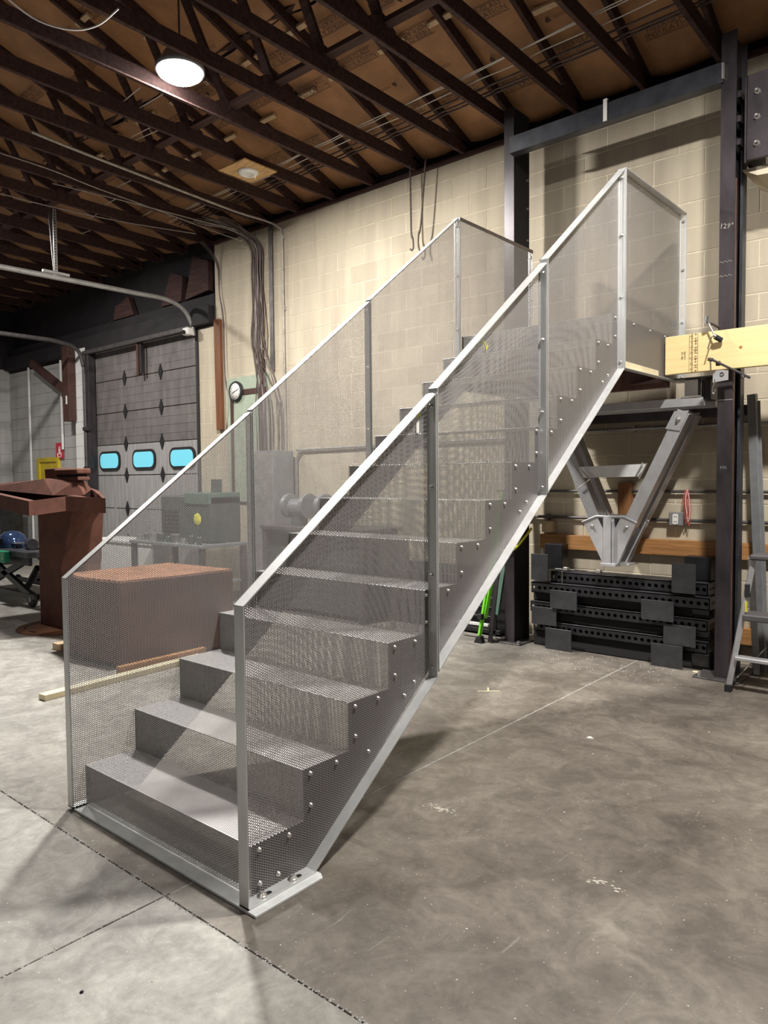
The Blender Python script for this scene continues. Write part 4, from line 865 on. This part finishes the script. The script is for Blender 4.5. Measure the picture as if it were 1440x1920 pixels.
def skid(z0, z1, label):
    t = thing('spacer_beam', label, 'beam', (-0.45, 4.3, z0)); part('bar', MB().box(-1.22, 0.30, 4.20, 4.42, z0, z1), 'dark_gap', t, 0.01)
    part('rounded_end', MB().prism([(4.17, z1), (4.42, z1), (4.42, z0 + 0.02), (4.36, z0), (4.24, z0), (4.19, z0 + 0.03)], 'X', 0.16, 0.29), 'black_beam', t, 0.004)
skid(0.40, 0.473, 'black spacer under the second drilled beam'); skid(0.23, 0.303, 'black spacer under the third drilled beam'); skid(0.0, 0.133, 'black skid under the stack resting on the floor')
def plate(x0, x1, z0, z1, label, y=4.125, t_=0.010):
    solo('steel_plate', MB().box(x0, x1, y, y + t_, z0, z1), 'black_plate', label, 'steel plate', 0.0015, 'square steel plates on the beam stack')
plate(-1.205, -1.04, 0.59, 0.82, 'upright dark steel plate at the top left of the beam stack', 4.135)
plate(-1.01, -0.76, 0.36, 0.52, 'dark steel plate across the second and third beams on the left', 4.115)
plate(-1.20, -0.96, 0.20, 0.355, 'dark steel plate low at the left end of the third beam', 4.135)
plate(-1.055, -0.81, 0.0, 0.185, 'dark steel plate standing on the floor at the left of the stack', 4.115)
plate(-0.21, 0.045, 0.36, 0.52, 'dark steel plate across the second and third beams right of centre', 4.115)
plate(-0.04, 0.205, 0.18, 0.34, 'dark steel plate between third and lowest beams on the right', 4.135)
plate(-0.13, 0.115, 0.0, 0.18, 'dark steel plate standing on the floor at the right of the stack', 4.115)
plate(0.02, 0.20, 0.59, 0.82, 'upright dark steel plate at the top right of the beam stack', 4.135)
solo('steel_block', MB().box(0.06, 0.26, 4.30, 4.42, 0.68, 0.86), 'black_beam', 'black steel block behind the top right plate', 'block', 0.003)
solo('steel_block', MB().box(-1.15, -0.98, 4.28, 4.40, 0.68, 0.90), 'black_beam', 'black steel block behind the top left plate', 'block', 0.003)
for x, lb in ((-0.92, 'left'), (-0.62, 'right')):
    t = thing('hand_clamp', 'small chrome clamp lying on the top beam, ' + ('nearer the left plate' if lb == 'left' else 'further from the left plate'), 'clamp', (x, 4.25, 0.69))
    part('bar', MB().cyl((x - 0.1, 4.23, 0.688), (x + 0.07, 4.26, 0.688), 0.006, 6), 'chrome', t); part('head', MB().box(x - 0.02, x + 0.02, 4.22, 4.26, 0.682, 0.71), 'bolt_steel', t, 0.003)
    if lb == 'left': part('thread', MB().cyl((x - 0.01, 4.185, 0.56), (x - 0.01, 4.185, 0.70), 0.003, 5), 'chrome', t)

# ================================================================ STEPLADDER (right)
ld = thing('stepladder', 'aluminium stepladder with grey plastic steps beside the right column', 'ladder', (0.8, 4.0, 0))
for x0, x1, nm in ((0.55, 0.70, 'front_rail'), (1.13, 0.98, 'front_rail')):
    part(nm, MB().beam((x0, 3.75, 0.03), (x1 - 0.02, 3.83, 0.93), 0.026, 0.035), 'aluminium', ld, 0.003)
    part('foot', MB().box(x0 - 0.022, x0 + 0.022, 3.725, 3.78, 0.0, 0.05), 'black_rubber', ld, 0.004)
for x0, x1 in ((0.60, 0.64), (1.08, 1.04)):
    part('rear_rail', MB().beam((x0, 4.28, 0.02), (x1, 3.92, 0.92), 0.04, 0.03), 'outlet_grey', ld, 0.003)
part('step', MB().box(0.59, 1.10, 3.73, 3.81, 0.225, 0.25), 'aluminium', ld, 0.004)
part('step', MB().box(0.63, 1.06, 3.75, 3.95, 0.50, 0.545), 'step_plastic', ld, 0.008)
part('step', MB().box(0.66, 1.04, 3.78, 3.98, 0.915, 0.955), 'step_plastic', ld, 0.012)
part('hinge_bracket', MB().box(0.635, 0.665, 3.78, 3.83, 0.66, 0.75), 'black_rubber', ld, 0.004)
for a, b in (((0.60, 3.76, 0.10), (0.68, 4.20, 0.24)),): part('spreader', MB().cyl(a, b, 0.004, 5), 'grey_conduit', ld)
part('warning_label', MB().box(0.643, 0.652, 3.776, 3.79, 0.56, 0.63), 'yellow_strap', ld)
solo('ladder_section', MB().beam((0.512, 4.40, 2.1), (0.62, 4.36, 0.02), 0.030, 0.07).beam((0.56, 4.40, 2.05), (0.66, 4.36, 0.02), 0.004, 0.02), 'outlet_grey', 'grey fibreglass ladder rail leaning on the wall behind the stepladder', 'ladder', 0.003)

# ================================================================ LIME LADDER, STRIPS BY THE LEFT COLUMN
gl = thing('lime_ladder', 'folded lime green ladder leaning behind the stairs by the left column', 'ladder', (-1.62, 3.95, 0))
for (x0, x1) in ((-1.625, -1.56), (-1.60, -1.50)):
    part('rail', MB().beam((x0, 3.95 if x0 < -1.61 else 4.0, 0.06 if x0 < -1.61 else 0.22), (x1, 4.25, 1.35), 0.024, 0.035), 'lime', gl, 0.002)
part('rear_rail', MB().beam((-1.60, 4.2, 0.22), (-1.52, 4.4, 1.35), 0.06, 0.02), 'machine_green', gl, 0.002)
part('foot', MB().prism([(-1.67, 0.0), (-1.58, 0.0), (-1.60, 0.06), (-1.64, 0.06)], 'Y', 3.92, 3.98), 'black_rubber', gl, 0.003)
part('joint', MB().box(-1.645, -1.60, 3.94, 3.99, 0.21, 0.26), 'black_rubber', gl, 0.003)
part('rung', MB().box(-1.95, -1.60, 4.05, 4.08, 0.13, 0.155), 'white_paint', gl, 0.002)
solo('steel_flat', MB().beam((-1.545, 4.00, 0.01), (-1.505, 4.20, 1.3), 0.05, 0.012), 'black_steel', 'dark steel flat leaning against the left column', 'steel bar', 0.002)
cr3 = thing('black_crate_shelf', 'low black wire shelf in the shade behind the lime ladder', 'shelf', (-2.2, 4.35, 0))
part('base', MB().box(-2.9, -1.6, 4.25, 4.55, 0.02, 0.06), 'black_beam', cr3, 0.003)
for z in (0.18, 0.27, 0.36, 0.45, 0.55): part('wire_rail', MB().cyl((-2.9, 4.26, z), (-1.66, 4.26, z), 0.006, 5), 'dark_conduit', cr3)
part('back', MB().box(-2.9, -1.62, 4.45, 4.50, 0.06, 0.62), 'dark_gap', cr3)
for x in (-2.88, -1.66): part('post', MB().box(x - 0.015, x + 0.015, 4.25, 4.28, 0.0, 0.62), 'black_beam', cr3)

# ================================================================ LEFT SIDE: SCULPTURE, LIFT TABLE, BLOCK
sp = thing('rust_sculpture', 'rust brown angular steel sculpture on a round base plate', 'sculpture', (-5.36, 2.0, 0))
bs = part('base_plate', MB().lathe([(0.44, 0.0), (0.44, 0.016), (0.01, 0.0165)], (-5.36, 1.93, 0.001), 48), 'corten_pale', sp)
for a in (3.45, 3.85, 4.25, 4.9):
    cx, cy = -5.36 + 0.36 * math.cos(a), 1.93 + 0.36 * math.sin(a)
    part('slot', MB().prism([(cx + 0.06 * math.cos(a + 1.57 + t) * s_, cy + 0.06 * math.sin(a + 1.57 + t) * s_) for s_, t in ((1, -0.2), (1, 0.2), (-1, -0.2), (-1, 0.2))], 'Z', 0.0165, 0.0185), 'dark_gap', bs)
part('column', MB().prism([(-5.60, 1.80), (-5.12, 1.80), (-5.12, 2.22), (-5.60, 2.22)], 'Z', 0.015, 0.66), 'corten', sp, 0.004)
part('column_upper', MB().add([(-5.59, 1.80, 0.64), (-5.12, 1.80, 0.64), (-5.12, 2.22, 0.64), (-5.59, 2.22, 0.64), (-5.50, 1.76, 1.24), (-4.80, 1.78, 1.24), (-5.0, 2.2, 1.24), (-5.5, 2.2, 1.24)],
     [(0, 3, 2, 1), (4, 5, 6, 7), (0, 1, 5), (0, 5, 4), (1, 2, 6), (1, 6, 5), (2, 3, 7), (2, 7, 6), (3, 0, 4), (3, 4, 7)]), 'corten', sp, 0)
# trough shaped arms
P = [(-6.9, 1.62, 1.43), (-4.72, 1.33, 1.318), (-4.62, 1.62, 1.355), (-4.14, 1.75, 1.34), (-4.82, 2.05, 1.40), (-5.3, 2.2, 1.43), (-6.9, 2.2, 1.50)]
cx_, cy_ = -5.2, 1.85
Pin = [(x + (cx_ - x) * 0.08, y + (cy_ - y) * 0.16, z) for x, y, z in P]
n = len(P); mb = MB()
v = [(x, y, z) for x, y, z in P] + [(x, y, z - 0.135) for x, y, z in P] + [(x, y, z) for x, y, z in Pin] + [(x, y, z - 0.09) for x, y, z in Pin]
f = []
for i in range(n):
    j = (i + 1) % n; f += [(n + i, n + j, j, i), (i, j, 2 * n + j, 2 * n + i), (2 * n + i, 2 * n + j, 3 * n + j, 3 * n + i)]
f += [tuple(range(2 * n - 1, n - 1, -1)), tuple(range(3 * n, 4 * n))]
part('arm_trough', mb.add(v, f), 'corten', sp)
part('roof_slope', MB().add([(-6.9, 1.75, 1.42), (-4.95, 1.66, 1.36), (-4.62, 1.80, 1.365), (-4.95, 2.05, 1.41), (-6.9, 2.15, 1.49), (-5.30, 1.74, 1.52), (-4.75, 1.79, 1.50), (-4.85, 1.92, 1.51), (-5.35, 1.95, 1.53)],
     [(0, 1, 5), (1, 2, 6), (1, 6, 5), (2, 3, 7), (2, 7, 6), (3, 4, 8), (3, 8, 7), (4, 0, 8), (0, 5, 8), (5, 6, 7, 8)]), 'corten', sp)
part('cap', MB().box(-5.15, -4.69, 1.78, 1.90, 1.50, 1.535), 'corten', sp, 0.006); part('cap', MB().box(-5.12, -4.72, 1.80, 1.89, 1.535, 1.56), 'dark_gap', sp)
part('cap', MB().box(-5.16, -4.68, 1.77, 1.91, 1.56, 1.615), 'corten', sp, 0.012); part('cap_back', MB().prism([(-5.40, 1.50), (-5.16, 1.50), (-5.16, 1.625), (-5.42, 1.62)], 'Y', 1.80, 2.0), 'corten', sp, 0.006)

lt = thing('lift_table', 'black scissor lift table on wheels left of the rust sculpture', 'lift table', (-7.3, 2.3, 0))
part('tabletop', MB().box(-8.9, -6.66, 2.15, 2.95, 0.60, 0.665), 'blue_black_steel', lt, 0.006)
part('apron', MB().box(-8.8, -6.75, 2.2, 2.24, 0.50, 0.60), 'black_beam', lt, 0.003)
for y in (2.25, 2.85):
    part('scissor_arm', MB().beam((-8.2, y, 0.13), (-6.85, y, 0.58), 0.05, 0.08), 'black_beam', lt, 0.004)
    part('scissor_arm', MB().beam((-6.80, y, 0.13), (-8.2, y, 0.58), 0.05, 0.08), 'black_beam', lt, 0.004)
    part('base_rail', MB().box(-8.8, -6.68, y - 0.03, y + 0.03, 0.10, 0.16), 'black_beam', lt, 0.004)
part('base_rail', MB().box(-6.74, -6.68, 2.25, 2.85, 0.10, 0.16), 'black_beam', lt, 0.004)
for y in (2.25, 2.85):
    w = part('wheel', MB().lathe([(0.03, -0.03), (0.085, -0.025), (0.095, -0.01), (0.095, 0.01), (0.085, 0.025), (0.03, 0.03)], (-6.80, y, 0.097), 20, 'Y'), 'black_rubber', lt)
    part('hub', MB().cyl((-6.80, y - 0.034, 0.097), (-6.80, y + 0.034, 0.097), 0.035, 12), 'outlet_grey', w)
    part('wheel', MB().lathe([(0.03, -0.03), (0.085, -0.025), (0.095, -0.01), (0.095, 0.01), (0.085, 0.025), (0.03, 0.03)], (-8.6, y, 0.097), 20, 'Y'), 'black_rubber', lt)
part('hydraulic_cylinder', MB().cyl((-7.5, 2.5, 0.16), (-7.2, 2.5, 0.42), 0.04, 10), 'black_beam', lt)
hm = thing('welding_helmet', 'glossy dark blue welding helmet on the lift table', 'helmet', (-7.62, 2.35, 0.665))
part('shell', MB().lathe([(0.17, 0.0), (0.175, 0.06), (0.15, 0.14), (0.09, 0.19), (0.02, 0.205)], (-7.62, 2.38, 0.667), 24), 'navy_gloss', hm); part('visor', MB().box(-7.68, -7.54, 2.19, 2.23, 0.72, 0.79), 'dark_gap', hm, 0.006); part('chin_edge', MB().box(-7.5, -7.32, 2.3, 2.42, 0.72, 0.735), 'chrome', hm, 0.003)
t = thing('motor_unit', 'small black motor lying at the right end of the lift table', 'motor', (-7.05, 2.4, 0.665))
part('barrel', MB().cyl((-7.16, 2.4, 0.735), (-6.98, 2.35, 0.735), 0.065, 16), 'black_beam', t); part('shaft', MB().cyl((-7.3, 2.43, 0.72), (-7.14, 2.4, 0.73), 0.022, 10), 'machine_grey', t); part('foot', MB().box(-7.15, -7.0, 2.33, 2.44, 0.666, 0.69), 'black_beam', t, 0.003)
t = thing('green_case', 'small green case with a white numeral at the left edge of the lift table', 'case', (-7.72, 2.17, 0.665))
part('body', MB().box(-7.45, -7.14, 2.08, 2.147, 0.52, 0.66), 'green_case', t, 0.008); o = link('lettering', text_mesh('2', 0.09, 'lettering', 'paper_white'), t, Vector((-7.20, 2.0785, 0.59)) - wloc(t)); o.rotation_euler = (PI / 2, 0, 0)

# dark uprights against the far left wall
for k, (x, lb) in enumerate(((-12.5, 'tall black equipment rack at the far left wall'), (-11.95, 'narrow black upright cabinet left of the yellow door'))):
    t = thing('equipment_rack', lb, 'rack', (x, 4.0, 0)); part('frame', MB().box(x - 0.22, x + 0.2, 3.9, 4.3, 0, 1.15 + 0.1 * k), 'black_beam', t, 0.01)
    for z in (0.3, 0.6, 0.9): part('shelf', MB().box(x - 0.21, x + 0.19, 3.88, 3.9, z, z + 0.03), 'machine_grey', t, 0.003)

# big rust block behind the far railing
rbk = thing('rust_block', 'large rust coloured steel block on the floor behind the far railing', 'steel block', (-3.6, 1.9, 0))
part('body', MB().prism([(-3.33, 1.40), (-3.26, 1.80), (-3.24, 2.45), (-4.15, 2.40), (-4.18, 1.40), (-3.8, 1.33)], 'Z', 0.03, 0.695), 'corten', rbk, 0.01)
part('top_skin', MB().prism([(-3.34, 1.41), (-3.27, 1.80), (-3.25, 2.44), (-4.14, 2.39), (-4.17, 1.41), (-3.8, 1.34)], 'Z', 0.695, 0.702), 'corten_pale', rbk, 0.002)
for x in (-3.95, -3.45): part('skid', MB().box(x - 0.05, x + 0.05, 1.42, 2.35, 0.0, 0.03), 'stub_wood', rbk, 0.003)
solo('plank', MB().beam((-2.99, 0.62, 0.022), (-3.11, 2.0, 0.022), 0.08, 0.04), 'pale_board', 'long pale plank on the floor sticking out left of the far railing', 'plank', 0.002)
solo('plank', MB().beam((-3.165, 1.28, 0.035), (-3.20, 2.1, 0.035), 0.05, 0.07), 'old_lumber', 'brown timber on the floor against the rust block', 'plank', 0.002)
solo('wood_chock', MB().box(-4.45, -4.30, 1.38, 1.48, 0.0, 0.06), 'stub_wood', 'small wooden chock on the floor left of the far railing post', 'wood block', 0.003)

# machines and benches seen through the far side sheets
t = thing('white_bin', 'long light grey bin in front of the overhead door', 'bin', (-7.3, 3.9, 0)); part('body', MB().box(-8.2, -6.68, 3.8, 4.2, 0.02, 0.62), 'white_paint', t, 0.01); part('rim', MB().box(-8.22, -6.66, 3.78, 4.22, 0.62, 0.66), 'white_paint', t, 0.006)
wbn = thing('workbench', 'steel workbench carrying the dark welding machine', 'bench', (-5.8, 3.7, 0))
part('worktop', MB().box(-6.6, -5.05, 3.4, 4.1, 0.70, 0.735), 'machine_grey', wbn, 0.004); part('lower_shelf', MB().box(-6.55, -5.1, 3.45, 4.05, 0.25, 0.28), 'machine_grey', wbn, 0.004)
for x in (-6.55, -5.1):
    for y in (3.45, 4.05): part('leg', MB().box(x - 0.03, x + 0.03, y - 0.03, y + 0.03, 0, 0.70), 'dark_conduit', wbn, 0.003)
wm = thing('welding_machine', 'dark green welding machine cabinet with a yellow round mark', 'machine', (-5.75, 3.9, 0.735))
part('cabinet', MB().box(-6.25, -5.2, 3.65, 4.1, 0.735, 1.30), 'machine_dark', wm, 0.015); part('top_cover', MB().box(-5.7, -5.2, 3.63, 4.1, 1.20, 1.34), 'machine_green', wm, 0.01)
part('round_mark', MB().lathe([(0.075, 0), (0.07, -0.004), (0.01, -0.005)], (-5.46, 3.648, 1.02), 16, 'Y'), 'yellow_strap', wm); part('chimney', MB().box(-5.38, -5.30, 3.8, 3.9, 1.34, 1.50), 'machine_dark', wm)
for i in range(6): part('grille_slat', MB().box(-6.2, -5.85, 3.64, 3.65, 0.85 + i * 0.05, 0.87 + i * 0.05), 'dark_gap', wm)
rc = random.Random(9)
for i in range(9):
    x = -6.5 + 0.16 * i; z = 0.735; w = rc.uniform(0.03, 0.06); h = rc.uniform(0.04, 0.10)
    lab = ['grey tin', 'steel can', 'dark jar', 'pale tin', 'small motor', 'steel cup', 'grey bottle', 'dark tin', 'pale jar'][i]
    t = thing('bench_tin', lab + ', number ' + ['one', 'two', 'three', 'four', 'five', 'six', 'seven', 'eight', 'nine'][i] + ' from the left along the bench front', 'tin', (x, 3.5, z), 'tins along the front of the workbench')
    part('body', MB().cyl((x, 3.5, z), (x, 3.5, z + h), w, 12), rc.choice(('machine_grey', 'chrome', 'machine_dark')), t); part('lid', MB().cyl((x, 3.5, z + h), (x, 3.5, z + h + 0.008), w * 0.92, 12), 'grey_conduit', t)
t = thing('tall_cabinet', 'tall light grey cabinet below the green backboard', 'cabinet', (-4.87, 4.35, 0)); part('body', MB().box(-5.05, -4.69, 4.2, 4.52, 0.03, 1.84), 'machine_grey', t, 0.006); part('door', MB().box(-5.04, -4.70, 4.185, 4.2, 0.06, 1.81), 'grey_conduit', t, 0.004); part('foot', MB().box(-5.03, -4.71, 4.22, 4.5, 0, 0.03), 'black_beam', t)
b2 = thing('tool_bench', 'dark steel bench behind the stairs with grinders on it', 'bench', (-3.8, 4.2, 0))
part('worktop', MB().box(-4.55, -2.95, 3.85, 4.5, 0.93, 0.97), 'dark_conduit', b2, 0.004); part('body', MB().box(-4.5, -3.0, 3.95, 4.48, 0.05, 0.93), 'machine_dark', b2, 0.006)
for x in (-4.5, -3.0): part('leg', MB().box(x - 0.03, x + 0.03, 3.87, 3.93, 0, 0.93), 'dark_conduit', b2, 0.002)
for k, (x, lb) in enumerate(((-4.15, 'round grey bench grinder left of the blue one'), (-3.6, 'round blue grey bench grinder on the tool bench'))):
    g_ = thing('bench_grinder', lb, 'grinder', (x, 4.1, 0.97)); part('motor', MB().cyl((x - 0.1, 4.1, 1.17), (x + 0.1, 4.1, 1.17), 0.1, 16), 'machine_grey' if k == 0 else 'machine_green', g_)
    for s_ in (-0.15, 0.15): part('wheel_guard', MB().cyl((x + s_ - 0.03, 4.1, 1.19), (x + s_ + 0.03, 4.1, 1.19), 0.14, 18), 'machine_grey', g_)
    part('pedestal', MB().box(x - 0.07, x + 0.07, 4.03, 4.17, 0.97, 1.1), 'machine_dark', g_, 0.01)

# ================================================================ SMALL THINGS ON THE FLOOR
t = thing('tape_mark', 'pale crossed tape mark on the floor in front of the left column', 'tape', (-0.76, 2.73, 0.001))
part('strip', MB().beam((-0.80, 2.66, 0.001), (-0.68, 2.76, 0.001), 0.014, 0.001), 'pale_board', t); part('strip', MB().beam((-0.79, 2.78, 0.0012), (-0.74, 2.705, 0.0012), 0.012, 0.001), 'pale_board', t)
def floorpt(x, y, label, r=0.02, m='paper_white'):
    b = MB(); k = 7; vs = [(x + r * (0.7 + 0.5 * random.random()) * math.cos(6.28 * i / k), y + r * (0.5 + 0.5 * random.random()) * math.sin(6.28 * i / k), 0.002 + 0.006 * random.random()) for i in range(k)]
    b.add(vs + [(x, y, 0.010)] + [(v_[0], v_[1], 0.0002) for v_ in vs], [(i, (i + 1) % k, k) for i in range(k)] + [(i, k + 1 + i, k + 1 + (i + 1) % k, (i + 1) % k) for i in range(k)])
    solo('paper_scrap', b, m, label, 'scrap')
floorpt(0.21, 2.28, 'crumpled pale paper scrap alone on the open floor', 0.022)
floorpt(0.215, 4.12, 'crumpled yellowish wrapper on the floor at the end of the beam stack', 0.03, 'pale_board')
solo('pebble', MB().lathe([(0.005, 0), (0.006, 0.003), (0.002, 0.005)], (-0.02, -0.62, 0.0), 8), 'dark_gap', 'tiny dark nut on the pale slab in front of the stairs', 'nut')
db = MB(); rd = random.Random(33)
for i in range(900):
    if i < 560: x, y = rd.uniform(-1.9, 1.4), -0.18 + rd.gauss(0, 0.006)
    else: x, y = -0.27 + rd.gauss(0, 0.004), rd.uniform(-0.75, 3.9)
    q = rd.uniform(0.0015, 0.005)
    db.add([(x - q, y - q, 0.0002), (x + q, y - q * 0.6, 0.0002), (x + q * 0.3, y + q, 0.0002), (x, y, 0.0015 + q * 0.3)], [(0, 1, 3), (1, 2, 3), (2, 0, 3), (0, 2, 1)])
o = solo('joint_crumbs', db, 'mortar_grey', 'crumbled pale concrete along the saw cuts in the floor', 'debris', org=(0, 0, 0)); o['kind'] = 'stuff'
db = MB(); rd = random.Random(21)
for i in range(260):
    c = rd.random()
    if c < 0.45: x, y = rd.gauss(-3.9, 0.45), rd.gauss(0.85, 0.35)
    elif c < 0.85: x, y = rd.uniform(-1.2, 0.3), rd.uniform(3.6, 4.1)
    else: x, y = rd.uniform(-0.8, 2.4), rd.uniform(-0.9, 3.8)
    s = rd.uniform(0.0015, 0.005)
    db.add([(x - s, y - s, 0.0003), (x + s, y - s * 0.6, 0.0003), (x + s * 0.3, y + s, 0.0003), (x, y, 0.002 + s * 0.5)], [(0, 1, 3), (1, 2, 3), (2, 0, 3), (0, 2, 1)])
o = solo('floor_crumbs', db, 'crumbs', 'scattered pale grit and shavings on the concrete floor', 'debris', org=(0, 0, 0)); o['kind'] = 'stuff'
db = MB()
for cx, cy, n_ in ((0.08, 1.02, 60), (0.92, 0.9, 26)):
    for i in range(n_):
        x, y, s = cx + rd.gauss(0, 0.035), cy + rd.gauss(0, 0.015), rd.uniform(0.002, 0.008)
        db.add([(x - s, y - s * 0.5, 0.0003), (x + s, y - s * 0.4, 0.0003), (x + s * 0.8, y + s * 0.5, 0.0003), (x - s * 0.6, y + s * 0.6, 0.0003), (x, y, 0.0018)], [(0, 1, 4), (1, 2, 4), (2, 3, 4), (3, 0, 4), (0, 3, 2, 1)])
o = solo('paint_flakes', db, 'crumbs', 'two patches of pale flakes stuck to the open floor', 'debris', org=(0, 0, 0)); o['kind'] = 'stuff'
